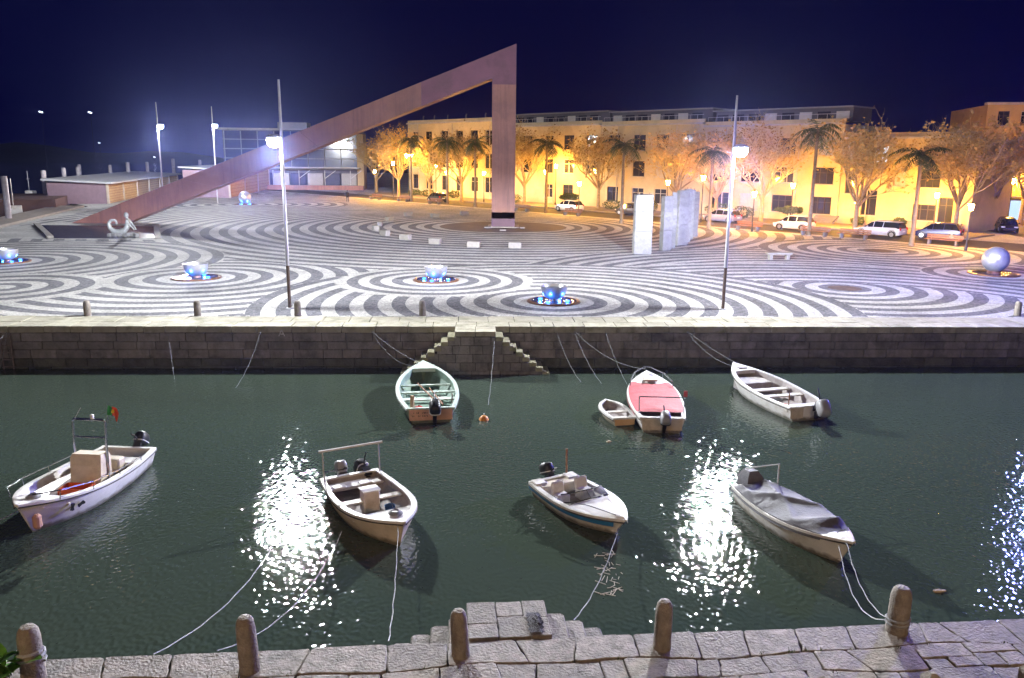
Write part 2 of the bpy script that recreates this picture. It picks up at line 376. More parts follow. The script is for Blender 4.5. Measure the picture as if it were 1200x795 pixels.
# double stair down to the water
st = thing('quay_stairs', 'double flight of mossy stone steps meeting at a landing on the far quay wall', 'stairs', (0, 33.8, 0), AF)
M_step = mat('mossy_step', (0.34, 0.32, 0.21), 0.8, var=0.25, scale=2.5, bump=0.5, stain=(0.12, 0.14, 0.06), stain_scale=2)
sy0, sy1 = -1.12, -0.06
def stair_top(x):
    if -2.4 <= x <= -0.7: return 0.0
    k = math.ceil((x+0.7)/0.275) if x > -0.7 else math.ceil((-2.4-x)/0.275)
    return -0.215*k
for i in range(2):
    for j in range(2):
        MB().cbox((-2.4+0.425+0.85*i, sy0+0.265+.53*j, -0.10+U(-.005, .005)), (0.83, 0.515, 0.2), 0.015).build('landing_slab', M_coping, st)
for sgn in (1, -1):
    for k in range(1, 9):
        xc = (-0.7+0.275*(k-.5)) if sgn > 0 else (-2.4-0.275*(k-.5))
        MB().cbox((xc, (sy0+sy1)/2, -0.215*k-0.09), (0.30, sy1-sy0+.04, 0.18), 0.02, rz=U(-.01, .01)).build('step', M_step, st)
core = MB()
core.box((-1.55, (sy0+sy1)/2+.05, -1.6), (1.66, sy1-sy0-.1, 2.8))
for sgn in (1, -1):
    for k in range(1, 9):
        xc = (-0.7+0.275*(k-.5)) if sgn > 0 else (-2.4-0.275*(k-.5)); zt = -0.215*k-0.19
        core.box((xc, (sy0+sy1)/2+.05, (zt-3)/2), (0.27, sy1-sy0-.1, zt+3))
core.build('stair_core', M_joint, st)
z = -0.22
for c in range(5):
    h = 0.36; kk = max(0, (-(z)-0.02)/0.215); xl = -2.4-0.275*kk; xr = -0.7+0.275*kk
    xl = max(xl, -4.55); xr = min(xr, 1.45); x = xl
    while x < xr-0.08:
        w = min(U(0.42, 0.8), xr-x)
        if xr-x-w < .2: w = xr-x
        MB().cbox((x+w/2, sy0+0.05+U(-.006, .006), z-h/2), (w-0.015, 0.12, h-0.015), 0.012).build('stone', M_quay, st)
        x += w
    z -= h

# near quay, seen from above
nq = struct(MB().box((0, -20.1, -2.62), (120, 39.9, 5.0)).build('near_quay', M_joint)); nq.location = (0, 10.9, 0); nq.rotation_euler = (0, 0, AN)
rows = [0, -0.62, -1.12, -1.7, -2.2, -2.85, -3.4]
nst = 0
def flagstone(x0, x1, y0, y1, parent, m, z0=-.13, zt=0.0, j=.03, sk=(0, 0), yb=lambda x: 0.0, yt=lambda x: 0.0):
    c = [(x0+sk[0], y0), (x1+sk[1], y0), (x1-sk[1], y1), (x0-sk[0], y1)]; pts = []
    for i in range(4):
        (ax, ay), (bx, by) = c[i], c[(i+1) % 4]
        for t in (0.05, 0.28, 0.52, 0.75, 0.95): pts.append((ax+(bx-ax)*t, ay+(by-ay)*t))
    pts = [(px, py+(yb(px) if py < (y0+y1)/2 else yt(px))) for px, py in pts]
    cx, cyy = (x0+x1)/2, (y0+y1)/2; out = []
    for px, py in pts:
        k = 0.004+U(0, j)*U(0, 1); dx, dy = cx-px, cyy-py; d = math.hypot(dx, dy); out.append((px+dx/d*k, py+dy/d*k))
    zt += U(-.02, .006)
    return MB().prism(out, z0, zt, 0.014, 0.007).build('paving_stone', m, parent)
wav = [(lambda p: (lambda x: 0.05*math.sin(x*1.1+p)+0.035*math.sin(x*2.7+p*2.3)))(p) for p in (0, 1.3, 4.0, 2.2, 5.1, .7, 3.3)]
wav[0] = lambda x: 0.0
for r in range(len(rows)-1):
    x = -8.6+U(0, .5); so = 0.0
    while x < 9.6:
        w = U(0.3, 1.0) if r else U(0.45, 1.25); sn = U(-.09, .09)
        if r and w > 0.55 and random.random() < .4:
            ym = rows[r]+(rows[r+1]-rows[r])*U(.38, .62)
            flagstone(x, x+w, ym, rows[r], nq, M_near, yt=wav[r]); xm = x+w*U(.35, .65); flagstone(x, xm, rows[r+1], ym, nq, M_near, yb=wav[r+1]); flagstone(xm, x+w, rows[r+1], ym, nq, M_near, yb=wav[r+1]); sn = 0
        else: flagstone(x, x+w, rows[r+1], rows[r], nq, M_near, sk=(so, sn), yb=wav[r+1], yt=wav[r])
        so = sn; x += w
# landing and side steps built out into the water
ns = thing('landing_steps', 'rough stone landing with short side steps jutting from the near quay', 'steps', (0, 10.9, 0), AN)
MB().box((0.02, 0.55, -1.72), (1.16, 1.0, 3.2)).build('landing_core', M_joint, ns)
for x0, x1, y0, y1 in ((-.6, -.14, .42, 1.06), (-.14, .28, .62, 1.06), (.28, .66, .56, 1.06), (-.14, .34, .02, .62), (-.6, -.14, .02, .42), (.34, .66, .02, .56)):
    flagstone(x0, x1, y0, y1, ns, M_near, -.12, 0.015, .02)
for sgn in (-1, 1):
    for k in range(1, 6):
        xc = sgn*(0.60+0.3*(k-.5))+.03
        MB().cbox((xc+U(-.01, .01), 0.44, -0.12*k-1.5), (0.32, 0.9-0.06*k, 3.0), 0.035, rz=U(-.03, .03)).build('step', M_near, ns)

# ------------------------------------------------------------------ bollards
def bollard(loc, h, r, label, lean=(0, 0), grp='stone mooring bollards'):
    o = MB().lathe([(r*1.06, -0.02), (r*1.02, h*.15), (r, h*.5), (r*.97, h*.78), (r*.86, h*.91), (r*.6, h*.98), (r*.02, h)], 20).build('bollard', M_bollard, None, True)
    o.location = loc; o.rotation_euler = (lean[0], lean[1], U(0, 3)); return tag(o, label, 'bollard', grp)
bollard((-6.45, 9.85, 0), .80, .15, 'stone bollard in the bottom left corner behind green leaves')
bollard((-3.60, 10.12, 0), .82, .135, 'tall stone bollard standing alone on the near quay at the lower left', (0, R(-2)))
bollard((-0.69, 10.50, 0), .72, .125, 'dark wet bollard on the near quay left of the landing steps', (R(-2), R(2)))
bollard((2.24, 10.72, 0), .78, .125, 'stone bollard on the near quay right of the landing steps', (0, R(-1)))
bollard((5.91, 11.24, 0), .72, .155, 'pale stone bollard on the near quay holding two mooring lines', (R(1), R(3)))
for x, y, lb in ((-18.56, 35.14, 'short bollard on the far quay edge near the left wall ladder'), (-13.84, 35.4, 'far quay bollard in front of the left blue lit bowl'), (-9.5, 35.64, 'far quay bollard at the foot of the left tall lamp mast'),
                 (-4.01, 35.94, 'far quay bollard left of the double stairs'), (23.47, 37.46, 'far quay bollard at the right edge of the picture')):
    bollard((x, y, 0), 0.68, .15, lb, grp='bollards along the far quay edge')
# low pointed stone posts at the bottom edge of the near quay
for i, (x, y, lb) in enumerate(((2.74, 9.3, 'low pointed stone post at the bottom edge, leftmost of four'), (4.12, 9.38, 'low pointed stone post at the bottom edge, second of four from the left'), (5.54, 9.5, 'low pointed stone post at the bottom edge, third of four from the left'), (6.95, 9.68, 'low pointed stone post at the bottom right corner'))):
    o = MB().box((0, 0, .2), (.2, .2, .4)).box((0, 0, .44), (.2, .2, .08), top=.35).build('stone_post', M_bollard); o.location = (x, y, 0); o.rotation_euler = (0, 0, AN+U(-.1, .1)); tag(o, lb, 'post', 'low stone posts on the near quay')

# ------------------------------------------------------------------ the big angular steel sculpture
sc_t = thing('steel_monument', 'huge reddish steel sculpture of a slanted beam leaning on a square column', 'sculpture', (-1.0, 83.4, 0))
xr, xl, yy = 1.14, -1.16, 1.15
pk_z = 17.45; sl = pk_z/(0.14+44.12)
zi = 14.25
def extr(poly): return MB().loft([[(x, -yy, z) for x, z in poly], [(x, yy, z) for x, z in poly]])
extr([(xl, 0.9), (xr, 0.9), (xr, 13.7), (xl, 13.7)]).build('column', M_corten, sc_t, fix=True)
extr([(xl-.01, 0.01), (xr+.01, 0.01), (xr+.01, 1.52), (xl-.01, 1.52)]).build('column_base', M_corten_d, sc_t, fix=True)
uz = lambda x: pk_z-(xr-x)*sl; lz = lambda x: zi-(xl-x)*(zi/(37.5+xl+.3))
extr([(xl+.0, 13.703), (xr, 13.703), (xr, pk_z), (-8.0, uz(-8.0)), (-8.0, lz(-8.0)), (xl, zi)]).build('peak', mat('oxide_peak', (0.20, 0.085, 0.12), .55, var=.15, scale=.4, stain=(.13, .065, .08), stain_scale=.35), sc_t, fix=True)
x_u0 = xr-pk_z/sl; x_l0 = xl-zi/(zi/(37.5+xl+.3))
for i, (f0, f1) in enumerate(((0, .34), (.34, .68), (.68, 1))):     # three welded beam lengths
    ga = 0.006
    a_u = -8.0+(x_u0+8.0)*f0-(ga if i else 0); b_u = -8.0+(x_u0+8.0)*f1; a_l = -8.0+(x_l0+8.0)*f0-(ga if i else 0.0); b_l = -8.0+(x_l0+8.0)*f1
    a_u -= ga; a_l -= ga
    extr([(a_l, max(0.01, lz(a_l))), (a_u, uz(a_u)), (b_u, max(0.01, uz(b_u))), (b_l, max(0.01, lz(b_l)))]).build('beam', M_corten, sc_t, fix=True)
MB().cbox((0, 0, .06), (3.1, 3.1, .1), .03).build('foot_plate', mat('foot_granite', (.30, .27, .25), .7), sc_t)
o = MB().box((0.02, -4.6, .0), (0.6, .3, .25)); o.box((-1.6, -1.9, .08), (.5, .3, .12)).box((1.9, -1.8, .08), (.5, .3, .12)); o.build('base_light', M_cube, sc_t)

# ------------------------------------------------------------------ blue lit bowls and steel spheres
M_plate = mat('basin_bronze', (0.20, 0.10, 0.06), 0.35, 0.5, var=0.3, scale=3, bump=.2)
M_basin = mat('basin_water', (0.02, 0.05, 0.10), 0.05, var=.1, bump=.3, bscale=12)
def blue_light(parent, loc, power, r=0.06):
    ld = bpy.data.lights.new('blue_spot', 'POINT'); ld.energy = power; ld.color = (0.04, 0.20, 1.0); ld.shadow_soft_size = r
    o = bpy.data.objects.new('blue_spot', ld); COL.objects.link(o); o.parent = parent; o.location = loc
def led(parent, a, rr):
    x, y = rr*math.cos(a), rr*math.sin(a)
    MB().lathe([(.08, .07), (.10, .07), (.10, .12), (.07, .125), (.01, .126)], 12, (x, y, 0)).build('blue_lamp', M_blue, parent)
def basin(t, r):
    MB().lathe([(r, 0.006), (r, .06), (r-.05, .085), (r-.16, .085), (r-.18, .06), (.01, .055)], 48).build('basin', M_plate, t, True)
    MB().lathe([(r-.2, .056), (r-.2, .066), (.01, .067)], 40).build('basin_water', M_basin, t)
def bowl(loc, label, s=1.0):
    t = thing('bowl_fountain', label, 'fountain', loc, U(0, 3), 'steel bowl fountains lit in blue')
    basin(t, 1.3*s)
    pr = [(.26, .09), (.34, .12), (.50, .22), (.60, .38), (.64, .56), (.655, .66), (.63, .66), (.60, .54), (.50, .32), (.30, .2), (.02, .17)]
    MB().lathe([(r*s, z*1.12*s+.06) for r, z in pr], 40).build('bowl', M_steel, t, True)
    MB().lathe([(.23*s, .06), (.2*s, .16), (.27*s, .24)], 20).build('pedestal', M_plate, t, True)
    MB().lathe([(.585*s, .655*s), (.585*s, .66*s), (.01, .662*s)], 32).build('bowl_water', M_basin, t)
    for k in range(4):
        a = k*math.pi/2+.5; led(t, a, .72*s); blue_light(t, (.74*s*math.cos(a), .74*s*math.sin(a), .24), 42)
def ball(loc, label, s, lit=True):
    t = thing('steel_sphere', label, 'sculpture', loc, 0, 'mirror steel spheres')
    basin(t, 1.5)
    bm = bmesh.new(); bmesh.ops.create_uvsphere(bm, u_segments=40, v_segments=24, radius=.86*s); bmesh.ops.translate(bm, verts=bm.verts, vec=(0, 0, .86*s+.14))
    me = bpy.data.meshes.new('sphere'); bm.to_mesh(me); bm.free(); me.materials.append(M_steel); me.polygons.foreach_set('use_smooth', [True]*len(me.polygons)); inst('sphere', me, t)
    MB().lathe([(.42, .06), (.36, .2), (.3, .26)], 20).build('pedestal', M_plate, t, True)
    if lit:
        for k in range(4):
            a = k*math.pi/2+.9; led(t, a, .8); blue_light(t, (.85*math.cos(a), .85*math.sin(a), .25), 60)
bowl((-18.1, 46.5, 0), 'blue lit steel bowl fountain behind the bollard at the left of the square', 1.05)
bowl((-4.38, 46.5, 0), 'blue lit steel bowl fountain with a coppery rim near the middle of the square')
bowl((2.04, 39.9, 0), 'blue lit steel bowl fountain closest to the quay stairs')
bowl((-32.6, 52.6, 0), 'blue lit steel bowl fountain cut by the left edge of the picture', 1.05)
ball((-37.4, 115.5, 0), 'distant steel sphere over blue light behind the slanted beam', 1.0)
ball((30.46, 51.6, 0), 'large unlit mirror steel sphere on a bronze disc at the right', .93, False)

# ------------------------------------------------------------------ standing slabs, seat cubes, benches
slabs = [((9.55, 60.8), 4.35, 1.3, .8, 4, 'leftmost tall concrete slab standing apart from the row'), ((11.75, 63.3), 4.15, .8, .55, 24, 'narrow grey concrete slab, second in the row of standing slabs'),
         ((12.62, 64.9), 4.35, .42, .5, -8, 'slim pale concrete slab, third in the row of standing slabs'), ((13.72, 67.2), 4.45, .95, .5, 22, 'broad dark grey concrete slab in the middle of the row'),
         ((14.75, 70.2), 4.45, .5, .6, 14, 'tall pale concrete slab, fifth in the row of standing slabs'), ((15.62, 72.6), 4.3, .5, .6, -8, 'pale concrete slab, sixth in the row of standing slabs'), ((16.5, 75.2), 4.05, .5, .6, 18, 'rearmost concrete slab at the right end of the row')]
for (x, y), h, w, d, a, lb in slabs:
    t = thing('standing_slab', lb, 'sculpture', (x, y, 0), R(a), 'row of standing concrete slabs')
    zz = 0
    for k, fr in enumerate((.38, .34, .28)):
        hh = h*fr; MB().cbox((U(-.012, .012), U(-.012, .012), zz+hh/2), (w, d, hh-.012), .03).build('block', M_concrete, t); zz += hh
    for sx in (-.28, .28):
        MB().tube([(sx*w, -.1, zz-.02), (sx*w, -.1, zz+.1), (sx*w+.06, -.1, zz+.14)], .02, 5).build('lifting_loop', M_rust, t)
cubes = [(-13.05, 78.0, 'on the left arc, third from the back'), (-11.4, 73.0, 'on the left arc, just nearer than the leftmost ones'), (-9.12, 69.5, 'fourth from the front on the left arc'), (-6.29, 66.3, 'third from the right in the front arc'), (-3.08, 64.1, 'second from the right in the front arc'), (0.13, 63.8, 'rightmost of the front arc below the column'),
         (-13.4, 82.8, 'leftmost of the arc round the column'), (-13.46, 89.5, 'at the back of the left arc'), (-12.4, 97.4, 'in the shadow at the far left of the arc'), (-9.0, 95.2, 'behind the dark disc, left one of two'), (-5.9, 99.8, 'behind the dark disc, right one of two')]
for x, y, lb in cubes:
    o = MB().cbox((0, 0, .23), (1.0, .5, .46), .03).build('block_bench', M_cube); o.location = (x, y, 0); o.rotation_euler = (0, 0, math.atan2(y-83.4, x+1)+math.pi/2); tag(o, 'pale stone block bench '+lb, 'bench', 'stone block benches round the column')
t = thing('stone_bench', 'small white stone bench alone on the stripes right of the lamp mast', 'bench', (18.85, 58, 0), R(3), None)
MB().cbox((0, 0, .46), (1.75, .6, .14), .02).build('seat', M_cube, t)
for sx in (-.62, .62): MB().cbox((sx, 0, .2), (.22, .5, .38), .02).build('leg', M_cube, t)
M_wood = mat('bench_wood', (0.26, 0.12, 0.06), .6, var=.25, scale=4)
def bench(s, d, label):
    t = thing('wooden_bench', label, 'bench', fac(s, d), math.atan2(FU[1], FU[0]), 'long wooden benches along the street')
    for k in range(4): MB().cbox((0, -.24+.16*k, .47), (2.9, .14, .06), .01).build('slat', M_wood, t)
    for k in range(2): MB().cbox((0, .33, .62+.17*k), (2.9, .05, .14), .01).build('back_slat', M_wood, t)
    for sx in (-1.1, 1.1): MB().cbox((sx, 0, .22), (.16, .55, .42), .02).build('leg', M_concrete, t); MB().box((sx, .36, .5), (.08, .05, .6)).build('back_support', M_concrete, t)
for s, d, lb in ((12, 15, 'wooden bench at the left end of the street row'), (19, 14.6, 'wooden bench left of the parked dark car'), (27, 14.6, 'wooden bench right of the parked dark car'), (46, 15, 'wooden bench near the white hatchback'), (55, 15, 'wooden bench between white hatchback and standing slabs'),
                 (79.5, 15.4, 'wooden bench under the small clipped tree'), (86.5, 15.4, 'wooden bench left of the silver estate car'), (90.2, 15.2, 'wooden bench in front of the silver estate car'), (97.5, 14.2, 'wooden bench in front of the navy hatchback')):
    bench(s, d, lb)

# ------------------------------------------------------------------ tail-fin statue by the pool
def skin(name, chain, edges, m, parent, sub=2):
    me = bpy.data.meshes.new(name); me.from_pydata([c[:3] for c in chain], edges, []); me.materials.append(m)
    o = bpy.data.objects.new(name, me); COL.objects.link(o)
    if parent: o.parent = parent
    sk = o.modifiers.new('skin', 'SKIN'); sv = me.skin_vertices[0].data
    for i, c in enumerate(chain): sv[i].radius = (c[3], c[3] if len(c) < 5 else c[4]); sv[i].use_root = (i == 0)
    sk.use_smooth_shade = True
    s2 = o.modifiers.new('sub', 'SUBSURF'); s2.levels = sub; s2.render_levels = sub
    return o
M_bronze = mat('grey_bronze', (0.34, 0.36, 0.36), .5, .35, var=.25, scale=4, bump=.2)
st_t = thing('mermaid_statue', 'grey statue of a seated figure with a curled tail at the pool edge', 'statue', (-33.2, 69.6, 0), 0)
ch = [(.55, 0, .62, .26)]                                         # hips
ed = []
tail = [(.2, 0, .45, .27), (-.2, 0, .36, .25), (-.6, 0, .42, .22), (-.92, 0, .72, .19), (-.98, 0, 1.08, .16), (-.78, 0, 1.36, .13), (-.46, 0, 1.38, .10), (-.28, 0, 1.18, .08), (-.34, 0, .98, .05)]
for i, q in enumerate(tail): ch.append(q); ed.append((0 if i == 0 else len(ch)-2, len(ch)-1))
torso = [(.62, 0, .95, .21), (.66, 0, 1.28, .20), (.62, 0, 1.5, .12), (.6, 0, 1.62, .09), (.62, 0, 1.78, .145), (.6, 0, 1.93, .12)]
for i, q in enumerate(torso): ch.append(q); ed.append((0 if i == 0 else len(ch)-2, len(ch)-1))
sh = 11
for sy in (-1, 1):
    arm = [(.72, sy*.24, 1.36, .09), (.9, sy*.28, 1.02, .07), (1.12, sy*.2, .76, .06), (1.22, sy*.16, .55, .055)]
    for i, q in enumerate(arm): ch.append(q); ed.append((sh if i == 0 else len(ch)-2, len(ch)-1))
body = skin('figure', ch, ed, M_bronze, st_t)
MB().lathe([(.16, 1.66), (.19, 1.78), (.17, 1.94), (.09, 2.02), (.01, 2.04)], 14, (.56, 0, 0)).build('hair', M_bronze, st_t, True)
rk = MB()
for k in range(9): rk.cbox((-.9+.27*k, U(-.12, .12), .13+U(-.04, .06)), (U(.3, .5), U(.5, .8), U(.24, .34)), .07, U(0, 3))
stuff(rk.build('rock_base', M_concrete, st_t))

# ------------------------------------------------------------------ lamps
def luminaire(ld, k):
    """street optic: more light sideways than straight down, none upwards"""
    ld.use_nodes = True; n = ld.node_tree.nodes; l = ld.node_tree.links; e = n['Emission']
    tc = n.new('ShaderNodeTexCoord'); sx = n.new('ShaderNodeSeparateXYZ'); l.new(tc.outputs['Normal'], sx.inputs[0])
    cr_ = n.new('ShaderNodeValToRGB'); r = cr_.color_ramp
    def g(x): return (x, x, x, 1)
    prof = [(-1, .045), (-.7, .09), (-.45, .25), (-.3, .44), (-.2, .78), (-.14, 1.0), (-.09, .6), (-.03, .16), (0, .16), (.25, .2), (1, .02)]
    r.elements[0].position = 0; r.elements[0].color = g(prof[0][1]); r.elements[1].position = 1; r.elements[1].color = g(prof[-1][1])
    for z_, v_ in prof[1:-1]: e_ = r.elements.new((z_+1)/2); e_.color = g(v_)
    mr = n.new('ShaderNodeMapRange'); mr.inputs[1].default_value = -1; mr.inputs[2].default_value = 1; l.new(sx.outputs[2], mr.inputs[0]); l.new(mr.outputs[0], cr_.inputs[0])
    mu = n.new('ShaderNodeMath'); mu.operation = 'MULTIPLY'; mu.inputs[1].default_value = k; l.new(cr_.outputs[0], mu.inputs[0])
    l.new(mu.outputs[0], e.inputs['Strength'])
def mast(loc, h, zl, side, label, color, power):
    t = thing('lamp_mast', label, 'lamp post', loc, 0, 'tall floodlight masts')
    MB().lathe([(.075, 0.0), (.075, 2.0), (.078, 2.02)], 16).build('mast_base', M_poled if h < 11 else M_pole, t, True)
    MB().lathe([(.082, 2.0), (.07, zl), (.05, h-.3), (.045, h)], 16).build('pole', M_pole, t, True)
    MB().lathe([(.16, 0), (.16, .04), (.09, .05)], 16).build('base_flange', M_pole, t)
    hd = MB(); hd.tube([(0, 0, zl+.12), (side*.18, -.02, zl+.14)], .035, 6); hd.build('bracket', M_pole, t)
    fx = MB().lathe([(.36, .12), (.34, .18), (.2, .26), (.05, .29)], 20, (side*.32, 0, zl)).build('lamp_housing', M_pole, t, True)
    MB().lathe([(.02, -.30), (.18, -.26), (.29, -.14), (.33, .0), (.31, .117)], 20, (side*.32, 0, zl)).build('lens', M_flood, t)
    ld = bpy.data.lights.new('floodlight', 'POINT'); ld.energy = power; ld.color = color; ld.shadow_soft_size = .12; luminaire(ld, 25.0)
    lo = bpy.data.objects.new('floodlight', ld); COL.objects.link(lo); lo.parent = t; lo.location = (side*.32, -.02, zl-.56)
CW = (.95, .97, 1.0)
mast((-10.3, 37.3, 0), 10.15, 7.55, -1, 'tall floodlight mast on the quay side of the square at the left', CW, 4200)
mast((9.97, 38.2, 0), 9.75, 7.35, 1, 'tall floodlight mast on the quay side of the square at the right', CW, 4200)
mast((-42.2, 100, 0), 12.75, 10.0, 1, 'distant floodlight mast in front of the long shed', CW, 2600)
mast((-42.1, 118, 0), 13.3, 10.7, 1, 'farthest floodlight mast behind the slanted beam', CW, 2000)
mast((27.3, 39.6, 0), 9.9, 7.5, 1, 'floodlight mast with blue lamp just beyond the right edge', (.12, .12, 1.0), 2600)
def lantern(loc, h, label, double=False, power_mat=None):
    t = thing('street_lantern', label, 'street lamp', loc, U(0, 3), 'warm street lanterns')
    pm = mat('lantern_iron', (.06, .055, .05), .6, .3, var=.2)
    MB().lathe([(.11, 0), (.11, .35), (.065, .5), (.05, h-.1), (.04, h)], 10).build('post', pm, t, True)
    heads = [(0, 0)] if not double else [(-.45, 0), (.45, 0)]
    if double: MB().tube([(-.45, 0, h-.02), (-.3, 0, h-.14), (.3, 0, h-.14), (.45, 0, h-.02)], .03, 6).build('cross_arm', pm, t)
    for hx, hy in heads:
        g = MB().lathe([(.13, h), (.21, h+.45)], 8, (hx, hy, 0)).build('lantern_glass', power_mat or M_warm, t)
        MB().lathe([(.25, h+.455), (.25, h+.47), (.08, h+.6), (.02, h+.68)], 8, (hx, hy, 0)).build('lantern_cap', pm, t)
LANT = [((-22.9, 137.6), 4.0, 'warm street lantern at the far left end of the street'), ((-16.1, 128.5), 6.6, 'tall double headed street lamp at the left of the square', True), ((-19.2, 133.0), 5.4, 'single lantern just left of the tall double lamp'),
        ((-13.0, 139.5), 5.0, 'lantern left of the corner building entrance'), ((-11.0, 136.2), 4.0, 'low lantern in front of the corner building'), ((4.5, 118.0), 4.6, 'lantern right of the steel column among the trees'), ((6.1, 121.0), 5.4, 'taller lantern behind the white hatchback'),
        ((8.04, 101.9), 3.5, 'lantern standing in front of the white hatchback'), ((17.4, 94.0), 4.0, 'lantern behind the leftmost standing slab'), ((20.9, 92.0), 4.6, 'lantern behind the right end of the standing slabs'),
        ((23.3, 80.4), 3.4, 'lantern right of the floodlight mast, before the white sedan'), ((34.5, 83.6), 2.7, 'lantern beside the silver estate car'), ((36.1, 65.4), 3.2, 'leaning lantern nearest the mirror sphere', False), ((41.5, 81.5), 3.4, 'lantern by the steps at the right end of the terrace'),
        ((55.0, 92.0), 4.6, 'lantern added in the side street at the right to light the ochre building'), ((49.0, 94.5), 5.0, 'lantern added at the gable of the yellow block to light the ochre building'), ((58.5, 92.5), 5.2, 'lantern added in front of the ochre corner building to brighten it'), ((63.5, 91.5), 5.0, 'unseen lantern added beyond the right edge to brighten the ochre building'), ((-4.5, 126.0), 4.2, 'lantern left of the steel column by the hedge'), ((29.5, 88.0), 4.0, 'lantern behind the parked white sedan')]  # lanterns round the ochre building are added to brighten its front
for q in LANT: lantern((q[0][0], q[0][1], 0), q[1], q[2], len(q) > 3 and q[3])
# the same lanterns stand on the street on this side of the dock, behind the viewer
lantern((-13, -3.5, 0), 8.2, 'warm street lantern on the near street left of the viewpoint', False, M_warm2)
lantern((12, -3.5, 0), 8.2, 'warm street lantern on the near street right of the viewpoint', False, M_warm2)

# ------------------------------------------------------------------ street, buildings
FANG = math.atan2(FU[1], FU[0])
def strip(s0, s1, d0, d1): return [fac(s0, d0)[:2], fac(s1, d0)[:2], fac(s1, d1)[:2], fac(s0, d1)[:2]]
struct(MB().prism(list(reversed(strip(-40, 130, 7.2, 14.2))), 0, .005).build('road', M_asph))
struct(MB().prism(list(reversed(strip(-6, 97, 0, 6.9))), 0, .13).build('sidewalk', M_pave))
sw = bpy.data.objects['sidewalk']
k = 0; s = -6
while s < 97:
    MB().cbox(fac(s+1.2, 7.05, .07), (2.37, .26, .15), .02, FANG).build('kerb_stone', M_cube, sw); s += 2.4
struct(MB().prism([(47, 60), (150, 62), (150, 160), (60, 160), (49, 92)], 0, .0045).build('side_street', M_asph))
M_wall_c = mat('cream_render', (0.58, 0.49, 0.30), .8, var=.12, scale=.5, bump=.15, bscale=6, stain=(.42, .35, .22), stain_scale=.35)
M_wall_y = mat('yellow_render', (0.56, 0.44, 0.24), .8, var=.12, scale=.5, bump=.15, bscale=6, stain=(.40, .31, .18), stain_scale=.4)
M_wall_g = mat('grey_render', (0.22, 0.22, 0.24), .8, var=.12, scale=.5)
M_frame = mat('window_frame', (0.55, 0.53, 0.48), .5, var=.1)
M_framed = mat('dark_frame', (0.05, 0.045, 0.045), .5, var=.1)
M_pane = glass('night_pane', (0.025, 0.028, 0.045))
M_shut = mat('roller_shutter', (0.50, 0.46, 0.38), .6, var=.1, scale=4)
M_reflglow = emat('window_reflection_glow', (0.75, 0.85, 1.0), 1.6)  # bright reflection in a window, put in as a glowing pane
M_roofg = mat('roof_grey', (0.10, 0.10, 0.12), .7, var=.2, scale=.6)
M_stone_trim = mat('stone_trim', (0.46, 0.43, 0.38), .75, var=.15, scale=2)
def block(parent, L, H, dep, ops, m, name='wall', rev=.22):
    xs = sorted({0, L, *[o[0] for o in ops], *[o[1] for o in ops]}); zs = sorted({0, H, *[o[2] for o in ops], *[o[3] for o in ops]})
    b = MB()
    for i in range(len(xs)-1):
        for j in range(len(zs)-1):
            xm, zm = (xs[i]+xs[i+1])/2, (zs[j]+zs[j+1])/2
            if any(o[0] < xm < o[1] and o[2] < zm < o[3] for o in ops): continue
            b.quad((xs[i], 0, zs[j]), (xs[i+1], 0, zs[j]), (xs[i+1], 0, zs[j+1]), (xs[i], 0, zs[j+1]))
    for x0, x1, z0, z1 in [o[:4] for o in ops]:
        b.quad((x0, 0, z0), (x0, rev, z0), (x0, rev, z1), (x0, 0, z1)); b.quad((x1, 0, z0), (x1, 0, z1), (x1, rev, z1), (x1, rev, z0))
        b.quad((x0, 0, z0), (x1, 0, z0), (x1, rev, z0), (x0, rev, z0)); b.quad((x0, 0, z1), (x0, rev, z1), (x1, rev, z1), (x1, 0, z1))
    b.quad((0, 0, 0), (0, 0, H), (0, dep, H), (0, dep, 0)); b.quad((L, 0, 0), (L, dep, 0), (L, dep, H), (L, 0, H)); b.quad((0, dep, 0), (0, dep, H), (L, dep, H), (L, dep, 0)); b.quad((0, 0, H), (L, 0, H), (L, dep, H), (0, dep, H))
    return b.build(name, m, parent)
def window(parent, x0, x1, z0, z1, kind, cols=2, y=.16):
    if kind == 'shut':
        w = MB(); n = max(4, int((z1-z0)/.16))
        for k in range(n): w.box(((x0+x1)/2, y, z0+(k+.5)*(z1-z0)/n), (x1-x0, .05, (z1-z0)/n-.02))
        w.box(((x0+x1)/2, y+.05, (z0+z1)/2), (x1-x0, .02, z1-z0)); o = w.build('shutter', M_shut, parent); 
    else:
        f = MB(); t = .07; xm, zm = (x0+x1)/2, (z0+z1)/2
        for zc in (z0+t/2, z1-t/2): f.box((xm, y-.02, zc), (x1-x0, .08, t))
        for k in range(cols+1):
            xc = x0+t/2+(x1-x0-t)*k/cols; f.box((xc, y-.018, zm), (t, .078, z1-z0-2*t))
        f.box((xm, y-.015, z0+(z1-z0)*.68), (x1-x0-2*t, .07, t*.8))
        o = f.build('window', M_framed if kind == 'dark' else M_frame, parent)
        for k in range(cols):
            a = x0+t+(x1-x0-t)*k/cols; c = x0+(x1-x0-t)*(k+1)/cols
            MB().box(((a+c)/2, y+.02, zm), (c-a, .02, z1-z0-2*t)).build('pane', M_reflglow if kind == 'lit' else M_pane, o)
    MB().box(((x0+x1)/2, -.03, z0-.045), (x1-x0+.2, .2, .08)).build('sill', M_stone_trim, o)
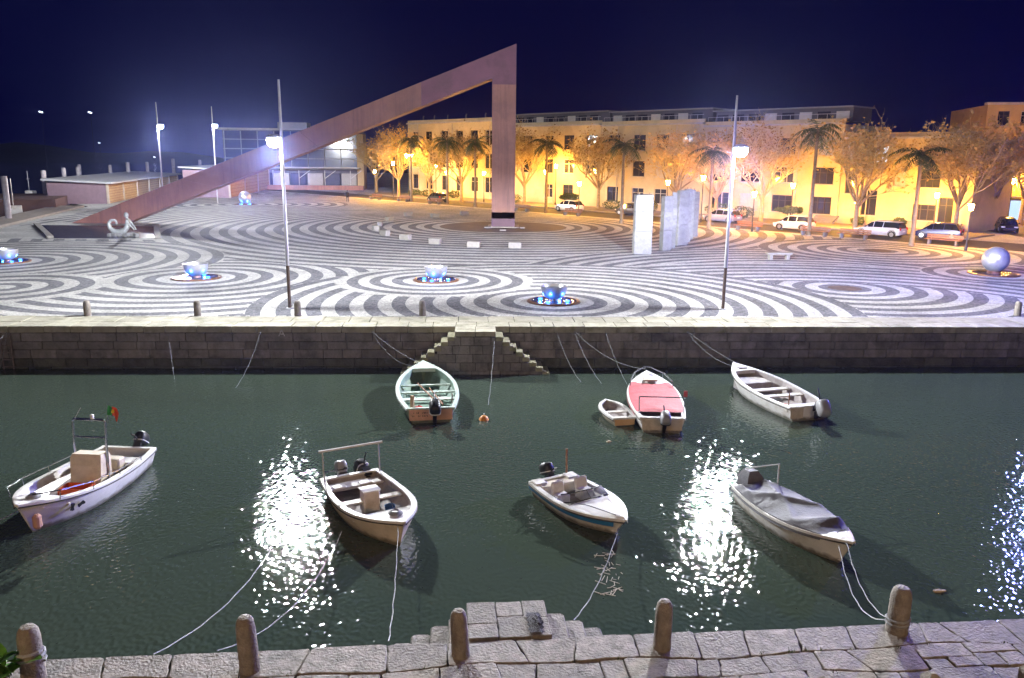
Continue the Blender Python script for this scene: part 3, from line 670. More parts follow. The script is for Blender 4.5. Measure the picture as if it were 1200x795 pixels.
def terrace(s0, s1, H, label, m, wins, cornice=True, dep=11, seed=1, extra=None):
    random.seed(seed)
    t = thing('apartment_building', label, 'building', fac(s0, 0), FANG, 'terrace of low apartment blocks along the square')
    L = s1-s0-.02
    ops = [(w[0]-s0, w[1]-s0, w[2], w[3]) for w in wins]
    block(t, L, H, dep, ops, m)
    for w in wins: window(t, w[0]-s0, w[1]-s0, w[2], w[3], w[4], 3 if w[1]-w[0] > 2.2 else 2)
    if cornice:
        MB().box((L/2, -.12, H+.10), (L, .5, .22)).build('cornice', M_stone_trim, t)
        MB().box((L/2, .1, H+.42), (L, .2, .42)).build('parapet', m, t)
    k = 0
    for x in np.arange(3.1, L-1, 9.7): MB().tube([(x, -.07, .1), (x, -.07, H-.1)], .055, 6).build('downpipe', M_shut, t)
    return t, L
def bays(s0, s1, pitch, w, floors, kinds):
    out = []; s = s0+pitch*.35; i = 0
    while s+w < s1-.6:
        for z0, z1 in floors:
            kd = random.choice(kinds)
            if kd: out.append((s, s+w, z0, z1, kd))
        s += pitch+U(-.4, .6); i += 1
    return out
random.seed(21)
t1, L1 = terrace(0, 24, 12.3, 'cream corner apartment block at the left end of the terrace', M_wall_c, bays(0, 24, 3.9, 1.8, ((1.2, 3.6), (5.0, 7.3), (8.6, 11.0)), ['dark', 'dark', 'light']), seed=3)
# left gable windows of the corner block
for z0 in (1.4, 5.0, 8.6):
    for yw in (2.0, 6.0): MB().box((-.03, yw, z0+1.1), (.06, 1.5, 2.1)).build('window', M_framed, t1); MB().box((-.065, yw, z0+1.1), (.02, 1.3, 1.9)).build('pane', M_pane, t1)
random.seed(5)
t2, L2 = terrace(24.05, 46, 11.3, 'long pale apartment block behind the steel column', M_wall_c, bays(24, 46, 4.3, 2.0, ((1.0, 3.0), (4.6, 6.6), (8.0, 10.0)), ['dark', 'light', 'shut', 'dark', None]), seed=4)
t3, L3 = terrace(46.05, 63, 11.1, 'pale apartment block with garden front left of the right floodlight mast', M_wall_c, bays(46, 63, 4.1, 2.0, ((1.0, 3.0), (4.5, 6.5), (7.9, 9.9)), ['dark', 'dark', 'shut', 'light']), seed=6)
t4, L4 = terrace(63.05, 81, 10.7, 'cream apartment block with wide windows right of the floodlight mast', M_wall_c, bays(63, 81, 4.4, 2.5, ((1.0, 2.9), (4.3, 6.1), (7.5, 9.3)), ['dark', 'shut', 'light', 'dark']), seed=8)
wr = [(81.6, 82.6, 3.4, 5.6, 'dark'), (84.4, 85.9, 6.7, 8.6, 'lit'), (83.6, 85.2, 1.2, 3.8, 'dark'), (86.8, 88.0, 4.4, 6.4, 'shut'), (89.2, 91.4, 4.3, 6.1, 'dark'), (89.4, 91.0, 6.9, 8.4, 'dark'), (89.0, 91.2, 1.0, 2.6, 'dark'), (91.5, 92.9, .9, 3.4, 'dark'), (92.2, 93.8, 6.6, 8.2, 'light')]  # the pane of kind lit glows in place of a bright reflection
t5, L5 = terrace(81.05, 94.6, 9.15, 'bright yellow rendered block with white steps at the right end of the terrace', M_wall_y, wr, seed=9)
for tt, LL, hh in ((t2, L2, 11.3), (t3, L3, 11.1), (t4, L4, 10.7)):       # set-back roof storeys with rail and vents
    rs = MB().box((LL/2, 4.2, hh+1.15), (LL-.4, 4.5, 1.5)).build('roof_storey', M_roofg, tt)
    MB().box((LL/2, 4.0, hh+1.97), (LL, 5.2, .14)).build('roof_slab', M_wall_g, rs)
    for x in np.arange(1.2, LL-1, 2.2): MB().box((x, 1.92, hh+1.1), (1.5, .06, .8)).build('roof_window', M_pane if random.random() < .6 else M_frame, rs)
    rl = MB()
    for x in np.arange(.3, LL-.2, 1.1): rl.tube([(x, .15, hh+.6), (x, .15, hh+1.15)], .02, 4)
    rl.tube([(.3, .15, hh+1.15), (LL-.3, .15, hh+1.15)], .025, 4); rl.build('roof_rail', M_pole, tt)
for x in (2, 5.2, 9, 14, 19): MB().tube([(x, 2, 12.5), (x, 2, 13.6), (x+.15, 2, 13.75)], .12, 8).build('chimney', M_wall_g, t1)
def steps(t, x, w, n):
    for i in range(n): MB().cbox((x, -.35-.3*(n-1-i), .13+.08+.16*i), (w, .36, .16), .015).build('step', M_cube, t)
steps(t5, 11.4, 3.2, 5); steps(t4, 17.0, 2.6, 5); steps(t3, 6, 2.4, 4)
# right hand building behind the side street
rb = thing('corner_building', 'taller ochre building at the right edge behind the side street', 'building', (54.5, 98, 0), R(-12))
ops = [(1.2+2.4*i, 2.4+2.4*i, z0, z0+1.6) for i in range(4) for z0 in (4.2, 7.6, 11.0)]+[(13.5+3*i, 15.2+3*i, z0, z0+1.7) for i in range(4) for z0 in (1, 4.2, 7.6, 11.0)]
block(rb, 28, 13.3, 14, ops, mat('ochre_render', (0.52, 0.36, 0.17), .8, var=.14, scale=.5, bump=.2, bscale=5))
for o in ops: window(rb, *o, random.choice(['dark', 'dark', 'light']))
MB().box((14, .3, 13.45), (28.3, 1.0, .26)).build('cornice', M_stone_trim, rb)
MB().box((12, 5, 14.2), (10, 5, 1.3)).build('roof_storey', M_wall_g, rb)
MB().box((5.5, -1.0, 2.9), (9, 2.0, .15)).build('awning', M_framed, rb)
MB().box((5.5, -.03, 1.4), (7.5, .04, 2.2)).build('shop_window', emat('shop_glow', (.55, .75, 1.0), 1.2), rb)
# glass hall behind the slanted beam
gh = thing('glass_hall', 'dark glass hall with white grid and lean-to canopy behind the slanted beam', 'building', (-59.5, 172, 0), R(3))
M_bpane = glass('blue_pane', (0.05, 0.055, 0.13), .12); M_wpan = mat('white_panel', (.45, .45, .46), .5, var=.08); M_roofm = mat('mullion_grey', (.24, .24, .27), .5)
block(gh, 27.5, 11.6, 12, [], mat('hall_wall', (.12, .12, .17), .5))
for i in range(9):
    MB().box((.3+3.36*i, -.1, 7.8), (.12, .16, 7.4)).build('mullion', M_roofm, gh)
for z in (4.2, 6.0, 7.9, 9.8, 11.5): MB().box((13.75, -.115, z), (27.5, .12, .1)).build('transom', M_roofm, gh)
for i in range(8):
    for j, z in enumerate((5.1, 6.95, 8.85, 10.65)): MB().box((1.98+3.36*i, -.03, z), (3.1, .04, 1.65)).build('pane', M_bpane, gh)
MB().box((13.75, -1.5, 11.8), (29, 4, .3)).build('roof_slab', M_wpan, gh)
MB().box((13.75, 4, 12.6), (6, 4, 1.4)).build('roof_cabin', M_wpan, gh)
MB().box((13.75, -3.2, 4.1), (29, 6, .25), rx=R(-4)).build('canopy', M_wpan, gh)
for i in range(6): MB().tube([(1+5.1*i, -6, .3), (1+5.1*i, -6, 3.8)], .1, 6).build('canopy_post', M_pole, gh); MB().tube([(1+5.1*i, -6, 2.2), (3.2+5.1*i, -6, 3.8)], .08, 6).build('brace', M_pole, gh)
for i in range(8): MB().cbox((1.75+3.42*i, -2.2, 1.7), (3.1, .3, 2.9), .05).build('panel', M_wpan if i % 2 else M_bpane, gh)
MB().box((13.75, -7.5, .45), (31, 1.2, .9)).build('plinth', M_corten, gh)
MB().box((28.2, -1, 5.5), (1.3, 5, 11)).build('end_wall', M_wall_y, gh)
# two long sheds on the marina edge
def shed(loc, rz, L, W, H, label, bayn, main):
    t = thing('boat_shed', label, 'shed', loc, rz, 'pale roofed sheds on the marina edge')
    MB().box((L/2, W/2, H/2), (L, W, H)).build('wall', mat('shed_purple_grey', (.25, .17, .20), .8, var=.1), t)
    rf = MB().loft([[(-.6, -.8, H-.1), (L+.6, -.8, H-.1), (L+.6, W+.5, H+.35), (-.6, W+.5, H+.35)], [(-.6, -.8, H+.12), (L+.6, -.8, H+.12), (L+.6, W+.5, H+.57), (-.6, W+.5, H+.57)]]).build('roof', mat('shed_roof', (.42, .43, .45), .6, var=.08, scale=.5), t, fix=True)
    for i in range(bayn):
        x = L*(i+.5)/bayn; MB().box((x, -.05, H*.46), (L/bayn-.5, .1, H*.88)).build('shutter_door', mat('shed_door', (.46, .33, .17), .6, var=.2, scale=3), t)
        for kk in range(7): MB().box((x, -.115, .25+kk*H*.125), (L/bayn-.52, .03, .05)).build('door_rib', M_wood, t)
    for i in range(bayn+1): MB().box((L*i/bayn, -.1, H*.49), (.3, .3, H*.98)).build('pier', mat('shed_pier', (.45, .38, .30), .8), t)
shed((-55.8, 114, 0), R(102), 52, 7.5, 2.8, 'long low shed with shutter doors and pale roof left of the masts', 6, True)
shed((-45.5, 133, 0), R(96), 34, 7, 4.3, 'second smaller pale roofed shed behind the slanted beam', 3, False)

# ------------------------------------------------------------------ marina: piles, jetty, boats far left
M_pile = mat('pile_wood', (.30, .28, .30), .8, var=.2, scale=3)
for i, (x, y, zt, r) in enumerate(((-52.6, 86, 4.3, .3), (-66.5, 118, 4.2, .33), (-69, 128, 4.4, .3), (-72, 138, 4.4, .33), (-71.5, 148, 4.6, .3), (-72, 156, 5.0, .36), (-71, 162, 5.0, .3), (-70, 172, 5.6, .33), (-66, 176, 5.4, .3), (-78, 150, 4.6, .3))):
    o = MB().lathe([(r, -4), (r, zt), (r*.9, zt+.12), (.02, zt+.16)], 12).build('mooring_pile', M_pile, None, True); o.location = (x, y, 0)
    tag(o, ('thick grey mooring pile nearest the walkway at the far left', 'mooring pile second from the left edge', 'mooring pile third from the left edge', 'mooring pile just left of the long shed', 'mooring pile behind the left end of the shed roof', 'short thick pile top above the shed roof', 'pile top above the middle of the shed roof', 'pile top above the right end of the shed roof', 'pile top beside the farther mast', 'slender pile far out in the marina')[i], 'pile', 'mooring piles in the marina')
struct(MB().prism([(-70, 96), (-57.5, 104), (-63, 119), (-80, 116)], -4, 1.1).build('earth_jetty', mat('earth_bank', (.12, .07, .06), .9, var=.3, scale=.7, bump=.6, bscale=2)))

# ------------------------------------------------------------------ trees, palms, shrubs
M_bark = mat('plane_bark', (0.30, 0.23, 0.13), .85, var=.3, scale=3, bump=.4)
M_twig = mat('twig', (0.50, 0.40, 0.19), .85, var=.3, scale=3)
M_leaf_d = mat('dry_leaf', (0.50, 0.34, 0.12), .7, var=.45, scale=5)
M_palmt = mat('palm_trunk', (0.22, 0.17, 0.11), .9, var=.3, scale=3, bump=.5, bscale=6)
M_frond = mat('palm_frond', (0.075, 0.10, 0.045), .55, var=.4, scale=2)
M_shrub = mat('shrub_leaf', (0.06, 0.09, 0.03), .6, var=.5, scale=3)
M_trunkd = mat('dark_trunk', (.10, .075, .05), .9)
def tree_meshes(seed, H=10.0):
    rnd = random.Random(seed); tr = MB(); tw = MB(); lf = MB()
    def u(a, b): return rnd.uniform(a, b)
    def limb(p, d, L, r, lev):
        n = 4 if lev < 3 else 3; pts = [p]; rad = [r]; q = p.copy(); dd = d.copy()
        for i in range(n):
            dd = (dd + Vector((u(-.28, .28), u(-.28, .28), u(-.06, .22)))).normalized(); q = q+dd*(L/n); pts.append(q.copy()); rad.append(r*(1-.62*(i+1)/n))
        (tr if lev < 2 else tw).tube(pts, rad, 6 if lev < 2 else (4 if lev == 2 else 3), False)
        if lev < 4:
            kids = (5, 6, 6, 4)[lev]
            for k in range(kids):
                t = u(.35, 1.0) if lev else u(.8, 1.0); i = min(n-1, int(t*n)); f = t*n-i; bp = pts[i].lerp(pts[i+1], f)
                ax = Vector((u(-1, 1), u(-1, 1), u(.15, .9) if lev == 0 else u(-.45, .9))).normalized(); nd = (dd*.75+ax*.9).normalized()
                limb(bp, nd, L*u(.5, .72), max(.012, r*(.5 if lev else .42)), lev+1)
        if lev >= 3:
            for k in range(1):
                bp = pts[rnd.randrange(1, n+1)]+Vector((u(-.12, .12), u(-.12, .12), u(-.12, .12))); s = u(.08, .17)
                a = Vector((u(-1, 1), u(-1, 1), u(-1, 1))).normalized()*s; b = a.orthogonal().normalized()*s*.8
                lf.quad(bp-a, bp+b, bp+a, bp-b)
    tr.lathe([(.27, -.05), (.2, .35), (.17, 1.4), (.15, 2.5)], 10)
    for k in range(7):
        a = 2*math.pi*k/7+u(-.3, .3); limb(Vector((0, 0, 2.3+u(-.3, .4))), Vector((math.cos(a)*.62, math.sin(a)*.62, 1)).normalized(), H*.42, .10, 1)
    limb(Vector((0, 0, 2.4)), Vector((0, 0, 1)), H*.46, .12, 1)
    return tr.mesh('trunk', M_bark, True), tw.mesh('branches', M_twig), lf.mesh('dry_leaves', M_leaf_d)
TV = [tree_meshes(s) for s in (3, 11, 29)]
TREES = [((-19.4, 140.5), 1.0, 'bare plane tree at the far left by the street lamps'), ((-8.0, 127.5), 1.0, 'bare plane tree before the corner block left of the column'), ((-13.5, 133.5), .9, 'bare plane tree left of the palm by the corner block'), ((1.6, 123.0), 1.0, 'bare plane tree just right of the steel column'), ((11.6, 113.5), 1.0, 'bare plane tree with golden crown behind the white hatchback'),
         ((20.2, 103.0), 1.0, 'bare plane tree behind the standing slabs'), ((27.7, 92.5), 1.02, 'bare plane tree right of the floodlight mast'), ((33.4, 80.6), .98, 'bare plane tree beside the silver estate car'), ((42.0, 78.4), .98, 'bare plane tree at the right end near the white steps'), ((56.5, 92.0), 1.1, 'bare tree at the right edge in the side street'), ((49.5, 86.0), .9, 'bare tree on the corner of the side street'), ((24.0, 98.2), .95, 'bare plane tree half hidden in the lamp glare'), ((-26.0, 158.0), .95, 'bare tree in the far street left of the corner block')]
for i, ((x, y), s, lb) in enumerate(TREES):
    t = thing('plane_tree', lb, 'tree', (x, y, 0), U(0, 6.28), 'bare plane trees along the street'); t.scale = (s*1.3, s*1.3, s*U(1.06, 1.14))
    a, b, c = TV[i % 3]; inst('trunk', a, t); inst('branches', b, t); stuff(inst('dry_leaves', c, t))
def palm_meshes(seed, H):
    rnd = random.Random(seed); u = rnd.uniform
    tr = MB().lathe([(.26, -.05), (.19, .5), (.16, H*.5), (.15, H-.3), (.22, H), (.1, H+.3)], 10)
    fr = MB()
    for k in range(19):
        a = k*2.4+u(-.3, .3); el = u(-.35, 1.25); L = u(1.7, 2.5); p = Vector((0, 0, H+.1)); d = Vector((math.cos(a)*math.cos(el), math.sin(a)*math.cos(el), math.sin(el))); pts = [p.copy()]
        for i in range(8):
            d = (d+Vector((0, 0, -.24))).normalized(); p = p+d*(L/8); pts.append(p.copy())
        fr.tube(pts, [.035-.0035*i for i in range(9)], 3, False)
        side = Vector((-math.sin(a), math.cos(a), 0))
        for i in range(1, 9):
            for sg in (-1, 1):
                for m in range(2):
                    q = pts[i-1].lerp(pts[i], .5*m+u(0, .4)); ln = .62*(1-abs(i-4.5)/7)*u(.8, 1.1); dr = (side*sg*.85+(pts[i]-pts[i-1]).normalized()*.55+Vector((0, 0, u(-.75, -.15)))).normalized()
                    e = q+dr*ln; w = (pts[i]-pts[i-1]).normalized()*.045
                    fr.quad(q-w, q+w, e+w*.3+Vector((0, 0, -.06)), e-w*.3+Vector((0, 0, -.06)))
    return tr.mesh('trunk', M_palmt, True), fr.mesh('fronds', M_frond)
PALMS = [((-15.5, 126.2), 9.2, 'palm tree beside the tall double lamp'), ((-5.3, 115.1), 8.6, 'palm tree left of the steel column'), ((4.1, 104.4), 8.4, 'palm tree right of the steel column'), ((11.7, 89.3), 8.2, 'palm tree left of the standing slabs'), ((19.9, 83.9), 7.6, 'palm tree behind the right end of the standing slabs'), ((27.8, 77.4), 9.4, 'tall palm tree by the clipped tree and white sedan'), ((33.45, 68.9), 7.4, 'palm tree between the silver estate and navy cars'), ((-9.6, 121.0), 8.8, 'palm tree between the double lamp and the column')]
PV = {}
for i, ((x, y), H, lb) in enumerate(PALMS):
    if (i % 4) not in PV: PV[i % 4] = palm_meshes(40+i % 4, 8.5)
    t = thing('palm_tree', lb, 'palm tree', (x, y, 0), U(0, 6.28), 'palm trees along the street'); k = H/8.5; t.scale = (1, 1, k)
    inst('trunk', PV[i % 4][0], t); inst('fronds', PV[i % 4][1], t, scale=(1.3, 1.3, 1))
def bush(loc, rx, rz_, label, stem=0.0, n=900, cat='shrub', name='shrub', flat=1.0):
    t = thing(name, label, cat, loc, U(0, 3), 'shrubs before the terrace'); b = MB()
    for k in range(n):
        v = Vector((random.gauss(0, 1), random.gauss(0, 1), random.gauss(0, 1))).normalized()*(U(.55, 1)**.4)
        bump = 1+.16*math.sin(v.x*5+v.y*7)
        p = Vector((v.x*rx*bump, v.y*rx*bump, stem+rz_+v.z*rz_*bump)); s = U(.05, .11); a = Vector((U(-1, 1), U(-1, 1), U(-1, 1))).normalized()*s; c = a.orthogonal().normalized()*s*.7
        b.quad(p-a, p+c, p+a, p-c)
    b.build('foliage', M_shrub, t)
    w = MB()
    for k in range(4):
        a = 1.57*k+.4; w.tube([(0, 0, 0), (.06*math.cos(a), .06*math.sin(a), stem*.5+.1), (rx*.4*math.cos(a), rx*.4*math.sin(a), stem+rz_*.6)], [.07, .05, .03], 5)
    w.build('stem', M_trunkd, t)
bush(fac(78.8, 6.2, .13), 1.45, .38, 'small clipped umbrella tree with a flat dark crown behind the white sedan', 1.15, 1500, 'tree', 'clipped_tree')
bush(fac(44.5, 4.5, .13), 1.3, .5, 'clipped umbrella shrub above the white hatchback', .9, 1200, 'tree', 'clipped_tree')
for s, d, r, h, lb in ((6, 3, 1.1, .5, 'low round shrub at the corner block'), (11, 4, 1.3, .55, 'spreading shrub behind the dark parked car'), (17, 3, 1.0, .6, 'round shrub left of the steel column'), (32, 3.5, 1.2, .6, 'round shrub right of the steel column'), (51, 3, 1.2, .6, 'shrub behind the white hatchback front'), (57, 2.5, 1.0, .7, 'shrub near the standing slabs'), (67.5, 2.5, 1.5, .8, 'dark bush by the mast at the garden front'), (71, 3, 1.3, .7, 'dark bush left of the clipped umbrella tree'), (84, 1.2, .7, .45, 'small shrub by the white steps'), (88.2, 1.0, .7, .5, 'small shrub at the yellow block')):
    bush(fac(s, d, .13), r, h, lb, .05, 700)
# leafy plant in the bottom left corner
pl = thing('leafy_plant', 'broad green leaves in the bottom left corner of the near quay', 'plant', (-6.72, 9.62, .12)); 
M_gleaf = mat('green_leaf', (.10, .26, .04), .4, var=.4, scale=6)
for k in range(15):
    a = k*2.4; el = U(.5, 1.3); L = U(.4, .62); b = MB(); d = Vector((math.cos(a)*math.cos(el), math.sin(a)*math.cos(el), math.sin(el))); sd = Vector((-math.sin(a), math.cos(a), 0)); rs = []
    for i in range(6):
        t_ = i/5; w = .12*math.sin(math.pi*min(.97, t_*.9+.08)); p = d*L*t_+Vector((0, 0, -.16*t_*t_)); rs.append([p-sd*w, p+Vector((0, 0, -.015)), p+sd*w])
    b.loft(rs, False, False, False); b.build('leaf', M_gleaf, pl, True).location = (U(-.22, .22), U(-.1, .2), .12)
MB().tube([(0, 0, -.14), (.02, 0, .2)], .05, 6).build('stem', M_trunkd, pl)

# ------------------------------------------------------------------ cars
M_tyre = mat('tyre', (.02, .02, .02), .8); M_rim = mat('rim', (.45, .45, .47), .3, .8); M_cglass = glass('car_glass', (.015, .017, .02), .05)
M_hl = mat('headlight', (.7, .7, .72), .15, spec=.8); M_tl = mat('taillight', (.45, .02, .02), .25); M_trim = mat('car_trim', (.03, .03, .03), .6); M_plt = mat('number_plate', (.65, .65, .62), .5)
def car(loc, rz, paint, label, L=4.0, W=1.72, H=1.48, rear=.95):
    t = thing('parked_car', label, 'car', loc, rz, 'parked cars')
    h = L/2
    # x, z_low, z_belt, half width
    low = [(-h, .42, .72, .70), (-h+.08, .28, .86, .80), (-h+.5, .2, .92, .845), (-.5, .18, .9, .86), (.6, .18, .88, .86), (1.05, .2, .86, .85), (h-.5, .2, .76, .83), (h-.12, .27, .62, .76), (h, .38, .52, .66)]
    b = MB(); rs = []
    for x, z0, z1, w in low:
        w = w*W/1.72
        rs.append([(x, -w*.9, z0), (x, -w, z0+.12), (x, -w, z0+(z1-z0)*.6), (x, -w*.93, z1), (x, w*.93, z1), (x, w, z0+(z1-z0)*.6), (x, w, z0+.12), (x, w*.9, z0)])
    b.loft(rs); b.build('body', paint, t, True, True)
    rw = W/2
    cab = [(-h+.10*rear+.04, .88), (-h+.42*rear+.1, H-.08), (-h+.9, H), (.2, H-.01), (.62, H-.12), (1.28, .85)]
    top = MB(); rs = []
    roof = [c for c in cab if c[1] > 1.2]
    for x, z in roof: rs.append([(x, -rw*.70, z-.10), (x, -rw*.62, z-.015), (x, -rw*.3, z+.01), (x, rw*.3, z+.01), (x, rw*.62, z-.015), (x, rw*.70, z-.10)])
    top.loft(rs); top.build('roof', paint, t, True, True)
    g = MB()
    def pts(x, z): k = (z-.86)/(H-.1-.86); wd = rw*(.90-.20*max(0, min(1, k))); return wd
    sideline = [(cab[0][0], .86), (cab[1][0], H-.12), (cab[2][0], H-.09), (cab[3][0], H-.1), (cab[4][0], H-.2), (cab[5][0], .82)]
    L_ = [(x, -pts(x, z), z) for x, z in sideline]; R_ = [(x, pts(x, z), z) for x, z in sideline]
    n = len(L_); g.add(L_+R_, [tuple(range(n-1, -1, -1)), tuple(range(n, 2*n))]+[(i, i+1, n+i+1, n+i) for i in range(n-1)]); g.build('windows', M_cglass, t, False, True)
    for x in (-.55, .35):
        for sy in (-1, 1): MB().tube([(x, sy*(rw*.905), .86), (x-.04, sy*(rw*.705), H-.1)], .035, 4).build('pillar', paint, t)
    for x in (-h+.72, h-.78):
        for sy in (-1, 1):
            w = MB(); w.tube([(x, sy*(rw-.2), .31), (x, sy*(rw+.015), .31)], .31, 18); wo = w.build('wheel', M_tyre, t); MB().tube([(x, sy*(rw-.1), .31), (x, sy*(rw+.028), .31)], .2, 12).build('rim', M_rim, wo)
            MB().tube([(x-.37, sy*(rw-.02), .25), (x-.33, sy*(rw-.0), .5), (x-.15, sy*(rw+.0), .67), (x+.15, sy*(rw+.0), .67), (x+.33, sy*(rw), .5), (x+.37, sy*(rw-.02), .25)], .03, 4).build('wheel_arch', M_trim, t)
    for sy in (-1, 1):
        MB().cbox((h-.1, sy*.56*W/1.72, .6), (.22, .36, .14), .04, rz=-sy*.35).build('headlight', M_hl, t)
        MB().cbox((-h+.06, sy*.64*W/1.72, .82), (.12, .22, .26), .03).build('taillight', M_tl, t)
        MB().cbox((.82, sy*(rw+.06), .93), (.12, .16, .11), .03).build('mirror', paint, t)
    MB().cbox((h-.01, 0, .36), (.08, 1.1, .14), .02).build('grille', M_trim, t); MB().cbox((-h-.005, 0, .6), (.03, .5, .11), .005).build('number_plate', M_plt, t)
    return t
def paint(n, c): return mat('paint_'+n, c, .25, .1, var=.03, spec=.6)
FW = math.atan2(-FU[1], -FU[0])
car((7.3, 108.6, 0), FW+R(0), paint('white', (.72, .72, .70)), 'white hatchback parked right of the steel column')
car((-11.7, 127.2, 0), FW+R(-6), paint('dark_green', (.06, .065, .06)), 'dark compact car parked left of the steel column', 3.7)
car((14.6, 102.6, 0), FW+R(4), paint('charcoal', (.05, .05, .055)), 'dark car half hidden by the leftmost standing slab')
car((28.4, 83.4, 0), FW+R(3), paint('white', (.7, .7, .7)), 'white small car parked behind the tall palm trunk', 3.9)
car((34.4, 77.2, 0), FW+R(-2), paint('silver', (.46, .47, .49)), 'silver estate car parked beside the lantern', 4.4, 1.76, 1.5, .5)
car((38.9, 75.4, 0), FW+R(10), paint('navy', (.03, .035, .10)), 'navy blue hatchback parked beside the white steps', 4.0)
car((50.0, 83.6, 0), R(-112), paint('black', (.018, .018, .02)), 'black small car parked nose out at the right edge', 3.7)
car((60.5, 104.0, 0), R(-150), paint('tan', (.36, .26, .15)), 'pale car farther up the side street at the right', 4.2)
car((23.4, 92.6, 0), FW, paint('grey', (.30, .30, .36)), 'grey car in the glare behind the right floodlight mast', 4.2)
car((48.4, 88.2, 0), R(-118), paint('red', (.25, .03, .02)), 'reddish car behind the black car at the right edge', 4.0)

# ------------------------------------------------------------------ the lone walker
pr = thing('person', 'person in dark clothes walking alone across the far side of the square', 'person', (-24.9, 124.4, 0), R(200))
chn = [(0, 0, .92, .14, .11), (0, 0, 1.12, .13, .10), (0, .02, 1.34, .17, .11), (0, .02, 1.48, .06), (0, .03, 1.60, .085), (0, .03, 1.72, .075)]
edg = [(0, 1), (1, 2), (2, 3), (3, 4), (4, 5)]
for sx, sw_ in ((-1, .22), (1, -.2)):
    o = len(chn); chn += [(sx*.1, 0, .86, .085), (sx*.1, sw_*.6, .48, .06), (sx*.1, sw_*.9, .09, .045), (sx*.1, sw_*.9+.14, .05, .04)]; edg += [(0, o), (o, o+1), (o+1, o+2), (o+2, o+3)]
    o = len(chn); chn += [(sx*.22, .02, 1.38, .055), (sx*.26, -sw_*.4, 1.12, .045), (sx*.25, -sw_*.7+.06, .88, .035), (sx*.25, -sw_*.75+.1, .79, .03)]; edg += [(2, o), (o, o+1), (o+1, o+2), (o+2, o+3)]
skin('body', chn, edg, mat('dark_clothes', (.025, .025, .035), .9), pr)
MB().lathe([(.09, 1.62), (.105, 1.7), (.08, 1.78), (.01, 1.81)], 10, (0, .01, 0)).build('hair', mat('hair', (.02, .015, .01), .8), pr, True)
MB().lathe([(.2, .72), (.19, .9), (.175, 1.15), (.2, 1.36), (.1, 1.47)], 12).build('coat', mat('coat', (.03, .028, .04), .9), pr, True)

# ------------------------------------------------------------------ boats
M_bw = mat('boat_white', (.74, .73, .71), .35, var=.1, scale=2.5, bump=.05, stain=(.46, .40, .32), stain_scale=1.6)
M_bw2 = mat('boat_cream', (.64, .56, .44), .4, var=.12, scale=2.5, stain=(.42, .34, .24), stain_scale=1.8)
M_bin = mat('boat_inner', (.40, .37, .36), .6, var=.2, scale=2.5, stain=(.2, .17, .15), stain_scale=2.2)
M_bgreen = mat('boat_green', (.30, .42, .33), .5, var=.15, scale=3, stain=(.18, .22, .16), stain_scale=2)
M_bgind = mat('boat_green_inner', (.20, .30, .24), .6, var=.25, scale=3, stain=(.09, .11, .09), stain_scale=2)
M_floorw = mat('boat_floor', (.26, .22, .21), .7, var=.3, scale=4, stain=(.12, .10, .09), stain_scale=3)
M_gun = mat('gunwale_white', (.66, .65, .62), .45, var=.12, scale=5)
M_rub = mat('rub_strip', (.06, .055, .05), .6, var=.2)
M_grey_cowl = mat('motor_grey', (.30, .30, .31), .4, var=.1); M_chrome = mat('chrome', (.65, .65, .66), .2, 1.0)
M_tarp = mat('tarp_grey', (.12, .12, .135), .75, var=.25, scale=3, bump=.3, bscale=9)
M_red = mat('red_canvas', (.50, .085, .10), .7, var=.15, scale=3, bump=.25, bscale=10, stain=(.40, .11, .12), stain_scale=1.5)
M_bluest = mat('blue_stripe', (.03, .16, .34), .4); M_clear = mat('windscreen', (.8, .82, .84), .06, spec=.6); M_clear.node_tree.nodes['Principled BSDF'].inputs['Transmission Weight'].default_value = .9; M_clear.node_tree.nodes['Principled BSDF'].inputs['IOR'].default_value = 1.02
def hull_mat(src, name):
    m = src.copy(); m.name = name; n = m.node_tree.nodes; l = m.node_tree.links; b = n['Principled BSDF']
    old = b.inputs['Base Color'].links[0].from_socket
    tc = n.new('ShaderNodeTexCoord'); sx = n.new('ShaderNodeSeparateXYZ'); l.new(tc.outputs['Object'], sx.inputs[0])
    nz = n.new('ShaderNodeTexNoise'); nz.inputs['Scale'].default_value = 5; nz.inputs['Detail'].default_value = 6; l.new(tc.outputs['Object'], nz.inputs['Vector'])
    ad = n.new('ShaderNodeMath'); ad.operation = 'MULTIPLY_ADD'; ad.inputs[1].default_value = -.22; l.new(nz.outputs['Fac'], ad.inputs[0]); l.new(sx.outputs[2], ad.inputs[2])
    mr = n.new('ShaderNodeMapRange'); mr.inputs[1].default_value = -.06; mr.inputs[2].default_value = .05; mr.inputs[3].default_value = .85; mr.inputs[4].default_value = 0; l.new(ad.outputs[0], mr.inputs[0])
    mx = n.new('ShaderNodeMix'); mx.data_type = 'RGBA'; l.new(mr.outputs[0], mx.inputs[0]); l.new(old, mx.inputs[6]); mx.inputs[7].default_value = (.09, .085, .05, 1); l.new(mx.outputs[2], b.inputs['Base Color'])
    return m
HM = {}
